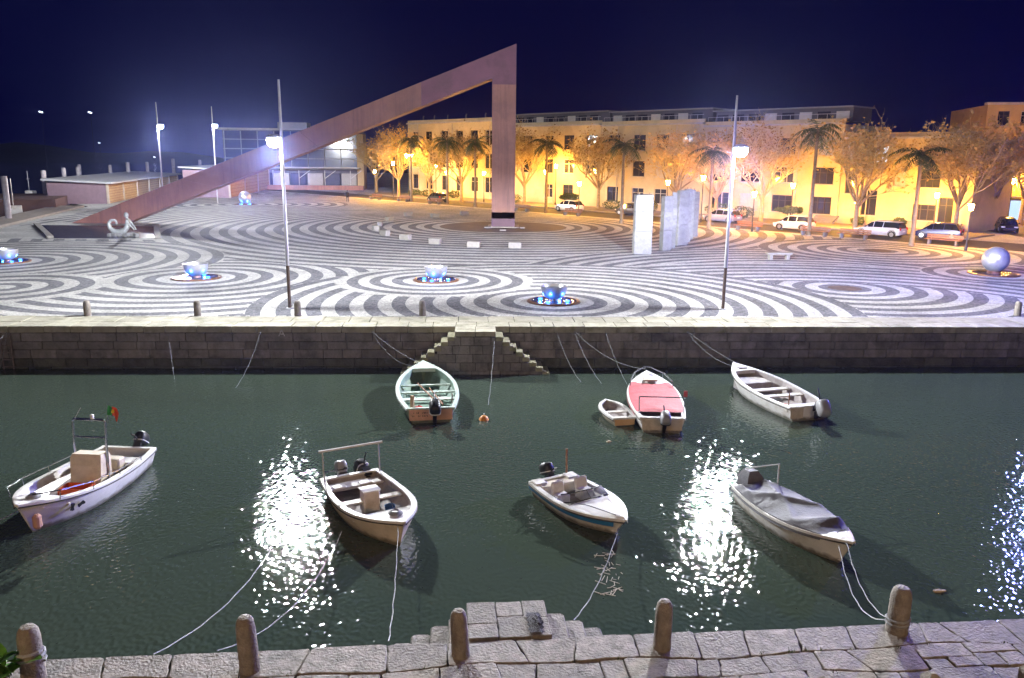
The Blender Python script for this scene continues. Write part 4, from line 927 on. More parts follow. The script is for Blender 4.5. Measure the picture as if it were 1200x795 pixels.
class Hull:
    def __init__(s, t, L, B, tr, f0, fb, mo, mi, mg, full=2.2, rake=.35, draft=.22, floor=.07, wall=.055, mf=None, n=22, peak=.42):
        s.L, s.B, s.tr, s.f0, s.fb, s.full, s.peak = L, B, tr, f0, fb, full, peak
        ts = [1-(1-i/n)**1.25 for i in range(n+1)]
        outer = []; inner = []
        for q in ts:
            b = s.b(q); zs = s.z(q); sh = rake*q**3; kz = -draft+(draft*.9)*max(0, q-.6)/.4
            cb = b*(.86-.35*q**3); x = q*L
            outer.append([(x, b, zs), (x-sh*.25, b*.965, zs*.72), (x-sh*.55, (b*.92+cb)/2, zs*.36), (x-sh*.8, cb*.93, -.02), (x-sh, .012, kz), (x-sh, -.012, kz), (x-sh*.8, -cb*.93, -.02), (x-sh*.55, -(b*.92+cb)/2, zs*.36), (x-sh*.25, -b*.965, zs*.72), (x, -b, zs)])
        m = MB(); m.loft(outer, False, False, False); m.add(outer[0], [tuple(range(9, -1, -1))]); m.add(outer[-1], [tuple(range(10))])
        if mo.name not in HM: HM[mo.name] = hull_mat(mo, mo.name+'_hull')
        s.hull = m.build('hull', HM[mo.name], t, True, True)
        for q in ts:
            if q > .965: continue
            b = max(.02, s.b(q)-wall-.10*q**4); zs = s.z(q); x = max(.06, q*L-.04*q-.12*q**6)
            fw = max(.01, b*(.84-.3*q**2)-.02)
            inner.append([(x, b, zs-.012), (x, b*.97, zs*.62), (x, fw, floor), (x, -fw, floor), (x, -b*.97, zs*.62), (x, -b, zs-.012)])
        m = MB(); m.loft(inner, False, False, False); m.add(inner[0], [tuple(range(6))]); m.add(inner[-1], [tuple(range(5, -1, -1))])
        s.lining = m.build('lining', mi, t, False)
        fl = MB(); rs = [[(p[2][0], p[2][1]-.015, floor+.012), (p[3][0], p[3][1]+.015, floor+.012)] for p in inner]; fl.loft(rs, False, False, False); fl.build('floor', mf or M_floorw, t)
        g = MB()
        for sg in (1, -1):
            ring = []
            for q in ts:
                b = s.b(q); zs = s.z(q); x = q*L; ib = max(0.0, b-wall-.055-.06*q**3)
                ring.append([(x, sg*(b+.025), zs-.035), (x, sg*(b+.022), zs+.018), (x, sg*(b-.01), zs+.03), (x, sg*ib, zs+.026), (x, sg*ib, zs-.012)])
            g.loft(ring, True)
        g.box((.045, 0, s.z(0)+.005), (.12, 2*s.b(0)+.03, .055))
        s.gun = g.build('gunwale', mg, t, True, True)
        r = MB()
        for sg in (1, -1): r.tube([(q*L+(.012 if q > .97 else 0), sg*(s.b(q)+.024), s.z(q)-.055) for q in ts], .017, 5)
        r.build('rub_rail', M_rub, t)
        s.t = t
    def b(s, q):
        p = s.peak
        if q < p: return s.B/2*(s.tr+(1-s.tr)*math.sin(q/p*math.pi/2))
        return max(.018, s.B/2*(1-((q-p)/(1-p))**s.full))
    def z(s, q): return s.f0+(s.fb-s.f0)*q**2.2
    def thwart(s, q, w, z, m, name='thwart', th=.045):
        b = s.b(q)-.075; return MB().cbox((q*s.L, 0, z), (w, 2*b, th), .012).build(name, m, s.t)
    def deck(s, q0, q1, m, dz=.012, crown=.03, name='foredeck', inset=.03):
        rs = []
        for i in range(13):
            q = q0+(q1-q0)*i/12; b = max(.01, s.b(q)-inset); z = s.z(q)+dz; x = q*s.L
            rs.append([(x, -b, z), (x, -b*.5, z+crown*.8), (x, 0, z+crown), (x, b*.5, z+crown*.8), (x, b, z)])
        m_ = MB(); m_.loft(rs, False, False, False)
        e = rs[0]; m_.add(e+[(p[0], p[1], p[2]-.14) for p in e], [(i, i+1, i+6, i+5) for i in range(4)])
        return m_.build(name, m, s.t, True)
    def cover(s, q0, q1, m, amp, dz, name, crown=.1, seed=1, folds=6, fmax=7):
        rnd = np.random.RandomState(seed); nx, ny = 60, 26; ph = rnd.rand(folds, 4); rs = []
        for i in range(nx+1):
            q = q0+(q1-q0)*i/nx; b = s.b(q)+.035; row = []
            for j in range(ny+1):
                v = -1+2*j/ny; h = 0
                for k in range(folds):
                    a = ph[k, 0]*6.28; fx = 1.5+fmax*ph[k, 1]; w = math.sin(fx*(q*2.2*math.cos(a)+v*.8*math.sin(a)+.25*math.sin(q*6+k)*v)+ph[k, 2]*6.28); h += (1-abs(w))**2.6*(.4+ph[k, 3])
                h = h/folds; edge = max(0, 1-abs(v)**6)
                e2 = min(1, i/4, (nx-i)/7); z = s.z(q)+dz+(crown*(1-v*v)+amp*h*edge)*e2-(.13 if abs(v) > .985 else 0)
                row.append((q*s.L, v*b, z))
            rs.append(row)
        c = MB(); c.loft(rs, False, False, False); return c.build(name, m, s.t, True)
def boat(name, label, cat, stern, head, loc_off=0):
    return thing(name, label, cat, (stern[0], stern[1], WATER), R(head), 'small boats moored in the dock')
def outboard(t, x, y, z, tilt, mc, s=1.0, yaw=0.0):
    e = bpy.data.objects.new('outboard_motor', None)
    mm = Matrix.Translation((x, y, z)) @ Matrix.Rotation(R(yaw), 4, 'Z') @ Matrix.Rotation(R(-tilt), 4, 'Y') @ Matrix.Scale(s, 4)
    def tr(m): m.v = [tuple(mm @ Vector(p)) for p in m.v]; return m
    rs = []
    for zz, a, b_, cx in ((.12, .14, .12, -.06), (.15, .19, .145, -.08), (.24, .23, .16, -.09), (.36, .225, .155, -.10), (.44, .19, .13, -.09), (.475, .12, .085, -.08)):
        rs.append([(cx+a*math.copysign(abs(math.cos(q))**.55, math.cos(q)), b_*math.copysign(abs(math.sin(q))**.55, math.sin(q)), zz) for q in [2*math.pi*k/16 for k in range(16)]])
    mo = tr(MB().loft(rs)).build('outboard_motor', mc, t, True, True)
    tr(MB().loft([[(-.09+.238*math.copysign(abs(math.cos(q))**.55, math.cos(q)), .168*math.copysign(abs(math.sin(q))**.55, math.sin(q)), zz) for q in [2*math.pi*k/16 for k in range(16)]] for zz in (.2, .225)])).build('cowl_band', M_gun if mc is M_black else M_black, mo, True)
    leg = MB(); leg.loft([[(-.16, -.06, .13), (.02, -.06, .13), (.02, .06, .13), (-.16, .06, .13)], [(-.14, -.05, -.2), (-.02, -.05, -.2), (-.02, .05, -.2), (-.14, .05, -.2)], [(-.13, -.03, -.5), (-.03, -.03, -.5), (-.03, .03, -.5), (-.13, .03, -.5)]])
    tr(leg).build('leg', M_black, mo)
    tr(MB().tube([(.09, 0, -.44), (.0, 0, -.44), (-.2, 0, -.44), (-.26, 0, -.44)], [.015, .05, .05, .03], 10)).build('gearcase', M_black, mo)
    p = MB()
    for k in range(3):
        a = k*2.094; c_, s_ = math.cos(a), math.sin(a)
        p.add([(-.24, .02*c_, -.44+.02*s_), (-.25, .12*c_-.05*s_, -.44+.12*s_+.05*c_), (-.23, .135*c_, -.44+.135*s_), (-.22, .12*c_+.05*s_, -.44+.12*s_-.05*c_)], [(0, 1, 2, 3), (3, 2, 1, 0)])
    tr(p).build('propeller', M_chrome, mo)
    tr(MB().box((-.08, 0, -.6), (.14, .012, .16))).build('skeg', M_black, mo)
    tr(MB().box((.06, 0, .02), (.09, .2, .24))).build('clamp', M_black, mo)
    tr(MB().tube([(.1, 0, .2), (.34, 0, .26), (.5, 0, .25)], .022, 6)).build('tiller', M_black, mo)
    return mo
def rail(t, pts, r, m, name, n=6): return MB().tube(pts, r, n).build(name, m, t)

# A: white console boat, lower left
t = boat('console_boat', 'white open boat with raised steering console, tube arch and small flag, lower left', 'boat', (-10.98, 22.3), -94)
h = Hull(t, 4.85, 1.95, .80, .50, .86, M_bw, M_bw, M_gun, full=3.0, rake=.55, draft=.25, floor=.24)
h.deck(.82, .975, M_bw, crown=.02); MB().cbox((3.75, 0, .52), (.4, 1.3, .06), .02).build('bow_seat', M_bw, t)
con = MB().loft([[(1.65, -.42, .08), (2.22, -.42, .08), (2.22, .42, .08), (1.65, .42, .08)], [(1.65, -.42, .92), (2.10, -.42, .95), (2.10, .42, .95), (1.65, .42, .92)], [(1.68, -.39, 1.03), (2.04, -.39, 1.06), (2.04, .39, 1.06), (1.68, .39, 1.03)]]).build('console', M_bw2, t, True, True)
MB().box((2.16, 0, .5), (.03, .7, .55), ry=R(-7)).build('console_panel', M_bw2, con)
MB().tube([(1.62+.0*k, .16*math.cos(k*.698), .8+.16*math.sin(k*.698)) for k in range(10)], .016, 6).build('steering_wheel', M_black, con)
for sy in (-.44, .44): rail(t, [(1.85, sy, .1), (1.82, sy, 1.3), (1.78, sy, 1.88), (1.78, sy*.9, 1.93)], .032, M_chrome, 'arch_leg')
rail(t, [(1.78, -.42, 1.93), (1.78, .42, 1.93)], .034, M_chrome, 'arch_top')
rail(t, [(1.80, -.44, 1.45), (1.80, .44, 1.45)], .02, M_chrome, 'arch_bar')
rail(t, [(1.78, -.38, 1.95), (1.90, -.1, 2.3)], .014, M_chrome, 'antenna'); MB().lathe([(.05, 1.95), (.05, 2.06), (.01, 2.08)], 10, (1.78, .1, 0)).build('nav_light', M_bw, t)
fl = thing('boat_flag', 'small green and red flag on the arch of the console boat', 'flag', (0, 0, 0))
fl.matrix_world = Matrix.Translation((-10.98, 22.3, WATER)) @ Matrix.Rotation(R(-94), 4, 'Z')
MB().tube([(1.7, .46, 1.75), (1.7, .5, 2.35)], .012, 6).build('flag_pole', M_chrome, fl)
for nm, c, a0, a1 in (('green_field', (.03, .22, .06), 0, .4), ('red_field', (.55, .07, .03), .4, 1)):
    rs = []
    for i in range(7):
        q = a0+(a1-a0)*i/6; rs.append([(1.7+.05*math.sin(q*7), .51+.3*q, 2.32-.22*q*q), (1.7+.05*math.sin(q*7+1), .49+.26*q, 2.06-.2*q*q)])
    MB().loft(rs, False, False, False).build(nm, mat(nm, c, .8), fl, True)
MB().lathe([(.01, 0), (.05, .001), (.055, .012), (.01, .013)], 10, (0, 0, 0)).build('emblem', mat('flag_yellow', (.7, .5, .05), .8), fl).matrix_local = Matrix.Translation((1.69, .625, 2.15)) @ Matrix.Rotation(R(90), 4, 'Y')
cr = thing('fish_crate', 'orange red plastic crate lying on the floor of the console boat', 'crate'); cr.matrix_world = Matrix.Translation((-10.98, 22.3, WATER)) @ Matrix.Rotation(R(-94), 4, 'Z') @ Matrix.Translation((2.75, .1, .26)) @ Matrix.Rotation(R(95), 4, 'Z')
M_or = mat('orange_plastic', (.55, .09, .02), .5, var=.15)
MB().box((0, 0, .02), (.72, .46, .03)).build('base', M_or, cr)
for dx, dy, a, b_ in ((0, .22, .72, .03), (0, -.22, .72, .03), (.345, 0, .03, .41), (-.345, 0, .03, .41)): MB().box((dx, dy, .12), (a, b_, .18)).build('side', M_or, cr)
MB().cbox((.75, 0, .38), (.45, 1.45, .1), .03).build('stern_seat', M_bw, t); MB().cbox((1.1, 0, .42), (.35, .8, .4), .04).build('helm_seat', M_bw2, t)
h.thwart(.9, .1, .62, M_bw)
for sg in (1, -1):
    rail(t, [(1.1, sg*.95, .56), (1.12, sg*.94, .68), (2.2, sg*.98, .74), (3.3, sg*.93, .86), (4.2, sg*.66, 1.0), (4.72, sg*.22, 1.06)], .016, M_chrome, 'hand_rail')
    for xx, yy_, z0 in ((2.2, .95, .55), (3.3, .90, .64), (4.2, .62, .76)): rail(t, [(xx, sg*yy_, z0), (xx, sg*(yy_+.03), z0+.2)], .012, M_chrome, 'rail_post')
outboard(t, -.1, .2, .46, 35, M_black, 1.05); MB().lathe([(.05, .2), (.1, .26), (.1, .5), (.04, .56)], 12, (4.72, .36, .05)).build('fender', mat('fender_pink', (.5, .28, .22), .6), t)
mkk = MB()
for k, (a, b_) in enumerate((((3.55, .52), (3.75, .44)), ((3.62, .40), (3.70, .56)), ((3.8, .5), (3.95, .47)), ((3.85, .42), (3.9, .55)))):
    q = (a[0]+b_[0])/2/4.85; mkk.box(((a[0]+b_[0])/2, h.b(q)*.985-.0, (a[1]+b_[1])/2-.06), (.18, .03, .05), ry=R(30*k), rz=R(-22))
mkk.build('bow_mark', M_black, t)

# B: cream open boat with goal post bar
t = boat('open_boat', 'cream open boat with grey thwarts and a crossbar over its stern, lower middle', 'boat', (-4.30, 20.55), -61)
h = Hull(t, 3.95, 1.82, .86, .46, .72, M_bw2, M_bin, M_gun, full=2.6, rake=.4)
h.deck(.80, .975, M_bw, crown=.015)
for q, w in ((.64, .2), (.40, .22)): h.thwart(q, w, .36, M_bw)
MB().cbox((1.62, 0, .36), (.34, .42, .56), .03).build('console_box', M_bw2, t); MB().box((1.62, 0, .655), (.38, .46, .03)).build('box_lid', M_bw, t)
MB().cbox((.42, 0, .33), (.4, 1.5, .08), .02).build('stern_bench', M_bin, t)
for sy in (-.45, .25): MB().cbox((.55, sy, .39), (.22, .36, .05), .02).build('cushion', M_bw, t)
for sg in (1, -1): rail(t, [(.25, sg*.76, .46), (.2, sg*.76, 1.28)], .022, M_pole, 'post')
rail(t, [(.2, -.86, 1.3), (.2, .86, 1.3)], .035, M_gun, 'crossbar')
outboard(t, -.1, -.15, .38, 20, M_grey_cowl, .95); outboard(t, -.02, .48, .40, 62, M_black, 1.05, 10)
rail(t, [(.1, -.35, .5), (.1, -.35, .68), (.1, -.7, .68), (.1, -.7, .5)], .018, M_chrome, 'stern_rail')
MB().cbox((3.05, .2, .18), (.3, .25, .16), .05, .4).build('rope_bag', mat('orange_bag', (.5, .16, .07), .8), t)

# C: speedboat with blue stripe
t = boat('speedboat', 'small white speedboat with blue side stripe and low windscreen, lower middle right', 'boat', (1.08, 20.6), -60)
h = Hull(t, 3.25, 1.55, .88, .40, .50, M_bw, M_bw, M_gun, full=2.3, rake=.5)
h.deck(.56, .985, M_bw, crown=.06, name='foredeck')
sb = MB()
for sg in (1, -1):
    rs = []
    for i in range(20):
        q = i/20*.99; b = h.b(q); z = h.z(q); rs.append([(q*3.25-.02, sg*(b*.985+.012), z*.92), (q*3.25-.04, sg*(b*.955+.016), z*.58)])
    sb.loft(rs, False, False, False)
sb.build('blue_stripe', M_bluest, t)
ws = MB(); WS = [(1.62, -.66, .45), (1.82, -.35, .5), (1.86, 0, .53), (1.82, .35, .5), (1.62, .66, .45)]; WT = [(1.42, -.62, .58), (1.6, -.33, .65), (1.64, 0, .67), (1.6, .33, .65), (1.42, .62, .58)]
for i in range(4): ws.quad(WS[i], WS[i+1], WT[i+1], WT[i])
ws.build('windscreen', M_clear, t); rail(t, WT, .016, M_trim, 'screen_frame'); rail(t, [WS[2], WT[2]], .014, M_trim, 'screen_post'); rail(t, WS, .014, M_trim, 'screen_base')
for sy in (-.36, .36): s_ = MB().cbox((1.05, sy, .28), (.36, .38, .3), .05).build('seat', M_bw, t); MB().cbox((.88, sy, .5), (.1, .38, .36), .04, ry=R(-12)).build('seat_back', M_bw, s_)
MB().cbox((.4, 0, .3), (.36, 1.2, .28), .04).build('rear_bench', M_bw2, t); MB().cbox((.2, -.5, .44), (.36, .34, .08), .03).build('rear_deck', M_bw, t); MB().cbox((.2, .5, .44), (.36, .34, .08), .03).build('rear_deck', M_bw, t)
outboard(t, -.12, .06, .32, 25, M_black, .95); rail(t, [(.06, .46, .42), (.04, .46, 1.15)], .028, M_wood, 'stern_post')
for sg in (1, -1): rail(t, [(1.9, sg*.5, .52), (2.3, sg*.42, .6), (2.8, sg*.24, .6), (3.0, sg*.1, .56)], .012, M_chrome, 'bow_rail')

# D: boat under grey tarpaulin
t = boat('covered_boat', 'white boat under a crumpled grey tarpaulin, lower right', 'boat', (6.32, 20.2), -73)
h = Hull(t, 3.95, 1.5, .74, .44, .68, M_bw, M_bw, M_gun, full=2.3, rake=.5)
h.deck(.78, .985, M_bw, crown=.03); h.cover(.0, .85, M_tarp, .30, .03, 'tarpaulin', crown=.10, seed=12, folds=5, fmax=3.2)
MB().loft([[(-.3, -.2, .3), (.25, -.25, .35), (.25, .25, .35), (-.3, .2, .3)], [(-.34, -.22, .6), (.2, -.24, .66), (.2, .24, .66), (-.34, .22, .6)], [(-.2, -.12, .82), (.1, -.13, .84), (.1, .13, .84), (-.2, .12, .82)]]).build('motor_cover', M_tarp, t, True, True)
for sg in (1,): rail(t, [(.3, sg*.6, .45), (.3, sg*.6, 1.05)], .02, M_pole, 'post'); rail(t, [(.3, .62, 1.05), (.25, -.35, 1.02)], .018, M_pole, 'crossbar')
rail(t, [(3.5, -.1, .72), (3.55, .1, .78), (3.7, .05, .72)], .012, M_chrome, 'cleat')

# E: green open boat by the stairs
t = boat('green_boat', 'pale green open wooden boat with outboard moored below the stone stairs', 'boat', (-2.70, 26.3), 99)
h = Hull(t, 5.15, 2.2, .72, .50, .86, M_bgreen, M_bgind, mat('gunwale_mint', (.52, .62, .54), .5, var=.12), full=2.4, rake=.3, floor=.09, mf=M_bgind)
h.deck(.84, .975, mat('mint_deck', (.50, .60, .53), .5, var=.12), crown=.02)
M_mint = mat('mint_thwart', (.50, .60, .53), .5, var=.15)
for q, w in ((.62, .14), (.44, .2), (.27, .3)): h.thwart(q, w, .42, M_mint)
MB().cbox((.3, 0, .36), (.34, 1.5, .1), .02).build('stern_bench', M_mint, t)
tb = MB().cbox((-.035, 0, .30), (.03, 1.45, .38), .01).build('transom_board', mat('warm_lit_transom', (.62, .36, .25), .6, var=.15, scale=3), t)  # warm lamp light on the transom is put into its colour
lt = MB(); 
for k in range(11):
    for r_ in range(2):
        if random.random() < .75: lt.box((-.056, .12+.05*k+.0, .38-.11*r_), (.006, U(.012, .03), U(.04, .07)), rx=U(-.4, .4))
lt.build('transom_lettering', M_black, tb)
outboard(t, -.12, -.12, .42, 30, M_black, 1.2); MB().tube([(.2, .62, .4), (.25, .6, .9)], .07, 8).build('wood_post', mat('pale_wood', (.5, .38, .22), .7), t)
rail(t, [(.5, -.3, .5), (3.2, .3, .5)], .025, M_wood, 'oar'); rail(t, [(.5, -.45, .48), (2.6, -.1, .48)], .022, M_wood, 'oar')
rail(t, [(.35, -.75, .55), (.35, -.75, .9)], .02, M_rust, 'stern_pin')

# F: boat under red canvas
t = boat('red_covered_boat', 'white boat under a flat red canvas cover with chrome bow rail', 'boat', (4.93, 25.5), 87)
h = Hull(t, 5.0, 1.85, .78, .50, .78, M_bw, M_bin, M_gun, full=2.6, rake=.35)
h.deck(.66, .985, M_bw, crown=.05); h.cover(.12, .75, M_red, .035, .03, 'red_cover', crown=.05, seed=3, folds=7)
tb = MB().cbox((-.03, 0, .29), (.03, 1.3, .36), .01).build('transom_board', M_bw2, t)
outboard(t, -.14, -.05, .40, 28, M_grey_cowl, 1.05)
for sg in (1, -1): rail(t, [(.35, sg*.72, .5), (.35, sg*.74, 1.12)], .02, M_chrome, 'post')
rail(t, [(.35, -.74, 1.12), (.35, .74, 1.12)], .02, M_chrome, 'crossbar')
rail(t, [(3.3, -.78, .66), (3.35, -.76, .84), (4.2, -.54, .92), (4.85, -.12, .98), (4.9, 0, .98), (4.85, .12, .98), (4.2, .54, .92), (3.35, .76, .84), (3.3, .78, .66)], .022, M_chrome, 'bow_rail')
for x, y in ((4.2, .52), (4.2, -.52)): rail(t, [(x, y, .7), (x, y, .92)], .015, M_chrome, 'rail_post')
MB().cbox((3.75, 0, .80), (.45, .5, .05), .02).build('hatch', M_bw2, t); MB().box((.35, -.76, 1.25), (.02, .12, .2)).build('red_pennant', M_red, t)

# G: dinghy beside it
t = boat('dinghy', 'tiny white rowing dinghy beside the red covered boat', 'boat', (3.80, 26.2), 103)
h = Hull(t, 1.95, .98, .78, .26, .34, M_bw2, M_bin, M_gun, full=3.2, rake=.12, draft=.1, floor=.06, wall=.035)
h.thwart(.45, .18, .22, M_bw); h.thwart(.12, .16, .22, M_bw); MB().cbox((-.02, 0, .13), (.02, .7, .2), .006).build('transom_board', mat('warm_lit_board', (.55, .34, .16), .6, var=.15), t)  # dinghy transom colour has the warm lamp light painted in

# H: white open boat upper right
t = boat('white_rowboat', 'white open boat with grey outboard below the right lamp mast', 'boat', (10.25, 27.0), 106)
h = Hull(t, 5.0, 1.95, .80, .50, .82, M_bw, M_bin, M_gun, full=2.4, rake=.3)
h.deck(.82, .98, M_bw, crown=.02); MB().cbox((4.4, 0, .78), (.3, .34, .03), .01).build('hatch', M_bin, t)
h.thwart(.50, .3, .40, M_bw); h.thwart(.34, .26, .40, M_bw); MB().cbox((3.55, 0, .3), (.9, 1.1, .4), .02).build('fish_box', M_bin, t)
MB().cbox((.34, 0, .38), (.45, 1.6, .12), .02).build('stern_bench', M_bw, t); outboard(t, -.14, -.25, .40, 48, M_grey_cowl, 1.35, -12)
tb = MB().cbox((-.03, .5, .3), (.03, .5, .36), .01).build('transom_board', M_bw2, t); rail(t, [(.3, .62, .5), (.3, .62, .95)], .02, M_wood, 'stern_pin')

# loose gear lying in the boats
def aboard(name, label, cat, stern, head, x, y, z, rz=0):
    o = thing(name, label, cat); o.matrix_world = Matrix.Translation((stern[0], stern[1], WATER)) @ Matrix.Rotation(R(head), 4, 'Z') @ Matrix.Translation((x, y, z)) @ Matrix.Rotation(R(rz), 4, 'Z'); return o
def bucket(t, c):
    MB().lathe([(.10, 0), (.105, .01), (.135, .24), (.145, .25), (.13, .24), (.095, .02), (.01, .02)], 16).build('pail', c, t, True); MB().tube([(.14*math.cos(q*.4), .02, .24+.12*math.sin(q*.4)) for q in range(9)], .007, 5).build('bail', M_chrome, t)
def coil(t, r=.17, m=None):
    pts = [((r-.0016*q)*math.cos(q*.5), (r-.0016*q)*math.sin(q*.5), .02+.0012*q) for q in range(60)]; MB().tube(pts, .014, 5).build('rope_turns', m or M_rope, t, True)
def tank(t, c): MB().cbox((0, 0, .12), (.42, .28, .22), .04).build('tank', c, t); MB().lathe([(.03, .22), (.03, .26), (.01, .265)], 8, (.12, 0, 0)).build('cap', M_black, t)
M_tank = mat('tank_red', (.4, .04, .03), .5); M_bk = mat('bucket_blue', (.05, .12, .28), .5); M_netg = mat('net_green', (.06, .14, .10), .9, var=.4, scale=20, bump=.9, bscale=45)
def netpile(t, m, a=.4, b_=.28, hh=.2):
    rs = []
    for i in range(13):
        f = i/12; rs.append([(a*math.cos(q)*math.sqrt(max(.02, 1-f*f))*(1+.15*math.sin(q*3+i)), b_*math.sin(q)*math.sqrt(max(.02, 1-f*f))*(1+.12*math.cos(q*4+i*1.7)), hh*f+.02*math.sin(q*5+i)) for q in [2*math.pi*k/18 for k in range(18)]])
    MB().loft(rs).build('netting', m, t, True)
bucket(aboard('bucket', 'blue bucket on the floor of the cream open boat', 'bucket', (-4.30, 20.55), -61, 2.1, .35, .08), M_bk)
coil(aboard('rope_coil', 'coiled rope on the foredeck of the cream open boat', 'rope', (-4.30, 20.55), -61, 3.4, 0, .70))
tank(aboard('fuel_tank', 'red fuel tank behind the thwart of the white open boat', 'fuel tank', (10.25, 27.0), 106, .95, .3, .08, 15), M_tank)
coil(aboard('rope_coil', 'coiled rope on the floor of the white open boat', 'rope', (10.25, 27.0), 106, 2.1, -.2, .09))
netpile(aboard('net_pile', 'small heap of green netting in the bow of the pale green boat', 'net', (-2.70, 26.3), 99, 3.7, 0, .10), M_netg)
tank(aboard('fuel_tank', 'red fuel tank in the stern of the pale green boat', 'fuel tank', (-2.70, 26.3), 99, .75, .35, .10, 5), M_tank)
bucket(aboard('bucket', 'white bucket between the thwarts of the pale green boat', 'bucket', (-2.70, 26.3), 99, 1.8, -.45, .10), M_bw)
coil(aboard('rope_coil', 'coiled rope on the foredeck of the console boat', 'rope', (-10.98, 22.3), -94, 4.25, 0, .80))
netpile(aboard('net_pile', 'dark netting heaped in the stern of the cream open boat', 'net', (-4.30, 20.55), -61, .85, .3, .08, 20), mat('net_dark', (.06, .06, .07), .9, var=.4, scale=20, bump=.9, bscale=45), .3, .22, .16)

# dim boats in the marina beyond the walkway
for i, (x, y, a, lb) in enumerate(((-63, 100, 30, 'dim fishing boat with mast in the dark marina at the left'), (-60, 90, 60, 'small dim boat in the marina at the left edge'), (-84, 140, 10, 'dim moored boat far out behind the jetty'))):
    t = boat('fishing_boat', lb, 'boat', (x, y), a); t['group'] = 'dim boats in the marina'
    h = Hull(t, 6.5, 2.4, .8, .8, 1.4, M_bw, M_bin, M_gun, n=12); h.deck(.6, .97, M_bw)
    MB().cbox((2.4, 0, 1.5), (1.4, 1.3, 1.5), .08).build('cabin', M_bw, t); MB().tube([(2.2, 0, 2.2), (2.2, 0, 5.5)], .05, 6).build('mast', M_pole, t); MB().tube([(2.2, -.8, 4.2), (2.2, .8, 4.2)], .03, 5).build('spreader', M_pole, t)

# ------------------------------------------------------------------ mooring lines, buoy, floating bits
def rope(p0, p1, sag, label, r=.0095, n=14, knot=None):
    p0, p1 = Vector(p0), Vector(p1); pts = []
    for i in range(n+1):
        q = i/n; p = p0.lerp(p1, q); p.z -= sag*4*q*(1-q)
        wob = .01*math.sin(i*2.1); p.x += wob; pts.append(p)
    b = MB(); b.tube(pts, r, 5); o = b.build('mooring_rope', M_rope, None, True); return tag(o, label, 'rope', 'mooring ropes')
rope((-20.68, 32.72, -.25), (-21.9, 29.5, -1.82), .25, 'pale rope loop leaving the wall at the far left')
rope((-20.68, 32.72, -.28), (-20.6, 31.6, -1.82), .2, 'short rope hanging beside the wall ladder')
rope((-14.2, 33.02, -.3), (-13.4, 31.4, -1.82), .05, 'straight rope hanging into the water left of the left mast')
rope((-10.4, 33.2, -.15), (-10.6, 30.2, -1.82), .25, 'rope dropping from the wall beside the letter mark')
rope((-5.85, 33.4, -.2), (-3.62, 31.3, -1.0), .12, 'upper of two lines to the bow of the green boat'); rope((-5.85, 33.4, -.24), (-3.68, 31.2, -1.05), .45, 'lower slack line to the bow of the green boat')
rope((-2.13, 32.45, -.6), (-2.41, 32.2, -1.82), .03, 'short rope on the stair wall under the landing')
rope((-.72, 32.4, -.35), (-.85, 28.1, -1.82), .35, 'long rope running from the stairs toward the orange buoy')
rope((1.88, 33.8, -.2), (2.8, 31.6, -1.82), .25, 'rope right of the stairs dipping into the water')
rope((2.62, 33.82, -.2), (3.6, 31.4, -1.82), .2, 'left one of two ropes beside the red covered boat'); rope((2.66, 33.82, -.2), (5.2, 30.5, -.95), .35, 'slack bow line of the red covered boat')
rope((3.94, 33.88, -.2), (4.6, 31.2, -1.82), .15, 'thin rope passing behind the red covered boat')
rope((7.45, 34.05, -.2), (9.0, 31.75, -1.0), .06, 'upper bow line of the white open boat'); rope((7.45, 34.05, -.24), (9.05, 31.5, -1.1), .3, 'lower bow line of the white open boat')
rope((-11.25, 17.5, -1.05), (-13.5, 15.2, -1.82), .02, 'bow line of the console boat leaving the left edge')
rope((-5.06, 10.4, .02), (-5.45, 17.3, -1.82), .3, 'long line from the near quay to the bright glitter at left', knot=1)
rope((-4.19, 10.5, .02), (-3.9, 17.6, -1.55), .55, 'line from behind the near bollard to the cream boat')
rope((-1.77, 10.78, .02), (-2.52, 17.1, -1.15), .35, 'nearly vertical line from the near quay to the cream boat bow')
rope((1.05, 12.0, -.35), (2.55, 17.8, -1.5), .3, 'line from the landing steps to the speedboat bow')
rope((5.80, 11.34, .12), (7.15, 16.4, -1.2), .5, 'left strand tied to the pale bollard and tarpaulin boat'); rope((5.85, 11.36, .10), (7.35, 16.5, -1.15), .32, 'right strand tied to the pale bollard and tarpaulin boat')
o = MB().tube([(.165*math.cos(q*.55), .165*math.sin(q*.55), .1+.006*q) for q in range(24)], .02, 5).build('rope_coil', M_rope); o.location = (5.91, 11.24, 0); tag(o, 'pale rope wound round the foot of the right near bollard', 'rope')
o = MB().tube([(.17*math.cos(q*.55), .17*math.sin(q*.55), .28+.008*q) for q in range(24)], .022, 5).build('rope_coil', M_rope); o.location = (-6.45, 9.85, 0); tag(o, 'rope wound round the corner bollard behind the leaves', 'rope')
M_buoy = mat('buoy_orange', (.65, .24, .03), .5)
for x, y, s, lb in ((-.93, 26.7, .17, 'small orange mooring buoy behind the green boat'), (6.9, 21.9, .13, 'little orange float off the tarpaulin boat')):
    t = thing('mooring_buoy', lb, 'buoy', (x, y, WATER), 0, 'orange mooring buoys'); MB().lathe([(.02, -.9*s), (.7*s, -.6*s), (s, 0), (.8*s, .55*s), (.4*s, .85*s), (.02, .95*s)], 18).build('float', M_buoy, t, True); MB().lathe([(.12*s, .9*s), (.12*s, 1.25*s), (.02, 1.3*s)], 8).build('eye', M_bw, t)
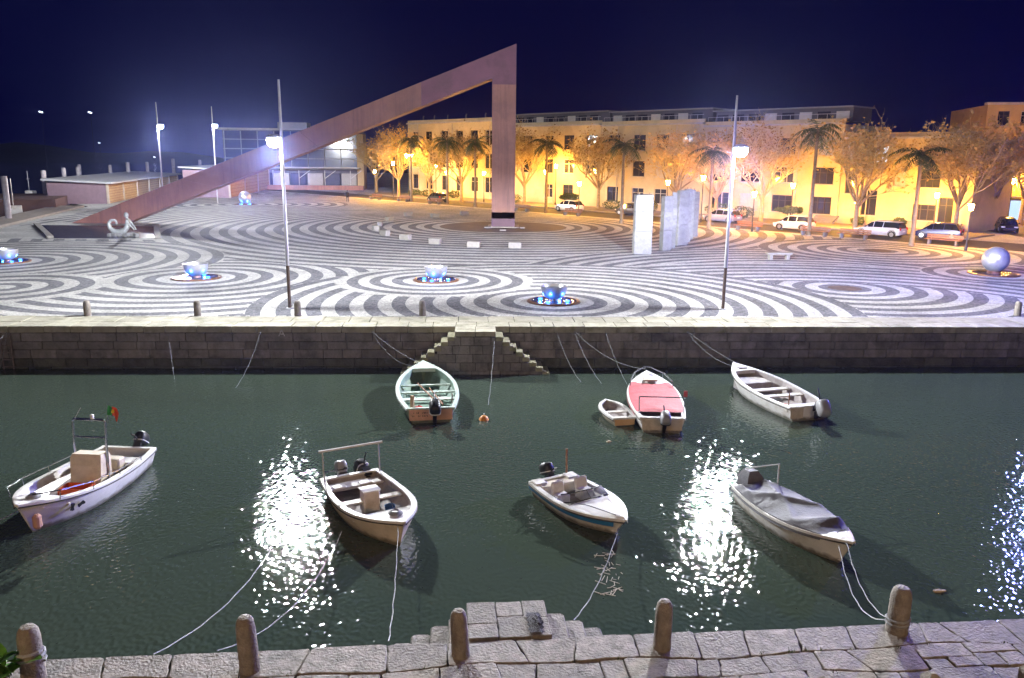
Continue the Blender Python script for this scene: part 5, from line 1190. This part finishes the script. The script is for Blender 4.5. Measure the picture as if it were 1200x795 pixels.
for x, y, L, a, lb in ((9.0, 15.6, .28, .1, 'pale stick floating right of the pale bollard'), (5.4, 24.9, .22, .8, 'small scrap floating behind the red covered boat'), (3.1, 24.6, .16, .3, 'small scrap floating below the dinghy')):
    o = MB().loft([[(-L/2, -.03, -.01), (-L/2, .03, -.01), (-L/2, .02, .03), (-L/2, -.02, .03)], [(0, -.05, -.02), (0, .05, -.02), (0, .04, .04), (0, -.04, .04)], [(L/2, -.02, -.01), (L/2, .02, -.01), (L/2, .01, .025), (L/2, -.01, .025)]]).build('driftwood', mat('drift', (.5, .42, .3), .8)); o.location = (x, y, WATER); o.rotation_euler = (0, 0, a); tag(o, lb, 'driftwood', 'floating scraps')
rd = MB()
for k in range(46):
    x, y = random.gauss(2.15, .13)+.0, U(15.3, 17.2); a = U(-1.2, 1.9); L = U(.06, .26); rd.box((x+(y-16.3)*.02, y, WATER+.008), (L, .012, .01), a)
stuff(rd.build('floating_reeds', mat('reed', (.45, .42, .34), .8))); bpy.data.objects['floating_reeds']['label'] = 'dry reeds drifting in the water by the landing line'; bpy.data.objects['floating_reeds']['category'] = 'reeds'
# crumpled dark net on the landing
nt_ = MB(); rs = []
for i in range(15):
    rs.append([(.32+.42*i/14+.02*math.sin(j*2), .1+.55*j/14, .03+.05*abs(math.sin(i*1.3+j*.7))*math.sin(math.pi*i/14)*math.sin(math.pi*j/14)-.36*max(0, (i-6)/8)**1.3) for j in range(15)])
nt_.loft(rs, False, False, False); o = nt_.build('fishing_net', mat('dark_net', (.05, .05, .06), .9, var=.3, scale=20, bump=.8, bscale=60), None, True); o.location = (0, 10.9, 0); o.rotation_euler = (0, 0, AN); tag(o, 'dark crumpled fishing net over the right steps of the landing', 'net')
# far lights across the water
for i, (x, y, z, lb) in enumerate(((-385, 690, 38, 'left one of the two distant white lights over the dark water'), (-345, 690, 38, 'right one of the two distant white lights over the dark water'), (-340, 690, 14, 'faint distant light low over the water at left'), (-300, 700, 3, 'faint distant light above the jetty'))):
    t = thing('distant_light', lb, 'light', (x, y, -6), 0, 'distant lights'); MB().tube([(0, 0, 0), (0, 0, z+6)], .2, 6).build('mast', M_trim, t)
    MB().box((0, -.6, z+6), (3.0 if i < 2 else 1.4, .6, .8), ry=R(15)).build('lamp', emat('far_lamp', (.75, .85, 1), 6.0) if 'far_lamp' not in MATS else MATS['far_lamp'], t)
bpy.context.view_layer.update()

# ------------------------------------------------------------------ damp night air
hz = MB().box((0, 740, 30), (2000, 1800, 80)).build('haze', None); stuff(hz); hz['label'] = 'thin damp night haze over the harbour'; hz['category'] = 'haze'
hm = bpy.data.materials.new('haze'); hm.use_nodes = True; hn = hm.node_tree.nodes; hn.clear()
ho = hn.new('ShaderNodeOutputMaterial'); hv = hn.new('ShaderNodeVolumePrincipled'); hv.inputs['Color'].default_value = (.36, .42, 1.0, 1); hv.inputs['Density'].default_value = .00021; hv.inputs['Anisotropy'].default_value = 0.88
hm.node_tree.links.new(hv.outputs[0], ho.inputs['Volume']); hz.data.materials.append(hm)
bpy.context.view_layer.update()

# weeds in the joints of the near quay
wd = MB()
for k in range(60):
    x = U(-7.5, 8.5); y = random.choice(rows[1:5])+U(-.03, .03)
    for q in range(7):
        a = U(0, 6.28); L = U(.03, .09); p = Vector((x+U(-.04, .04), y+U(-.02, .02), -.02)); d = Vector((math.cos(a)*.5, math.sin(a)*.5, 1))*L; sd = Vector((-math.sin(a), math.cos(a), 0))*.006
        wd.add([p-sd, p+sd, p+d], [(0, 1, 2)])
wo = stuff(wd.build('joint_weeds', M_shrub)); wo.location = (0, 10.9, 0); wo.rotation_euler = (0, 0, AN); wo['label'] = 'tiny weeds growing in the joints of the near quay'; wo['category'] = 'weeds'
bpy.context.view_layer.update()
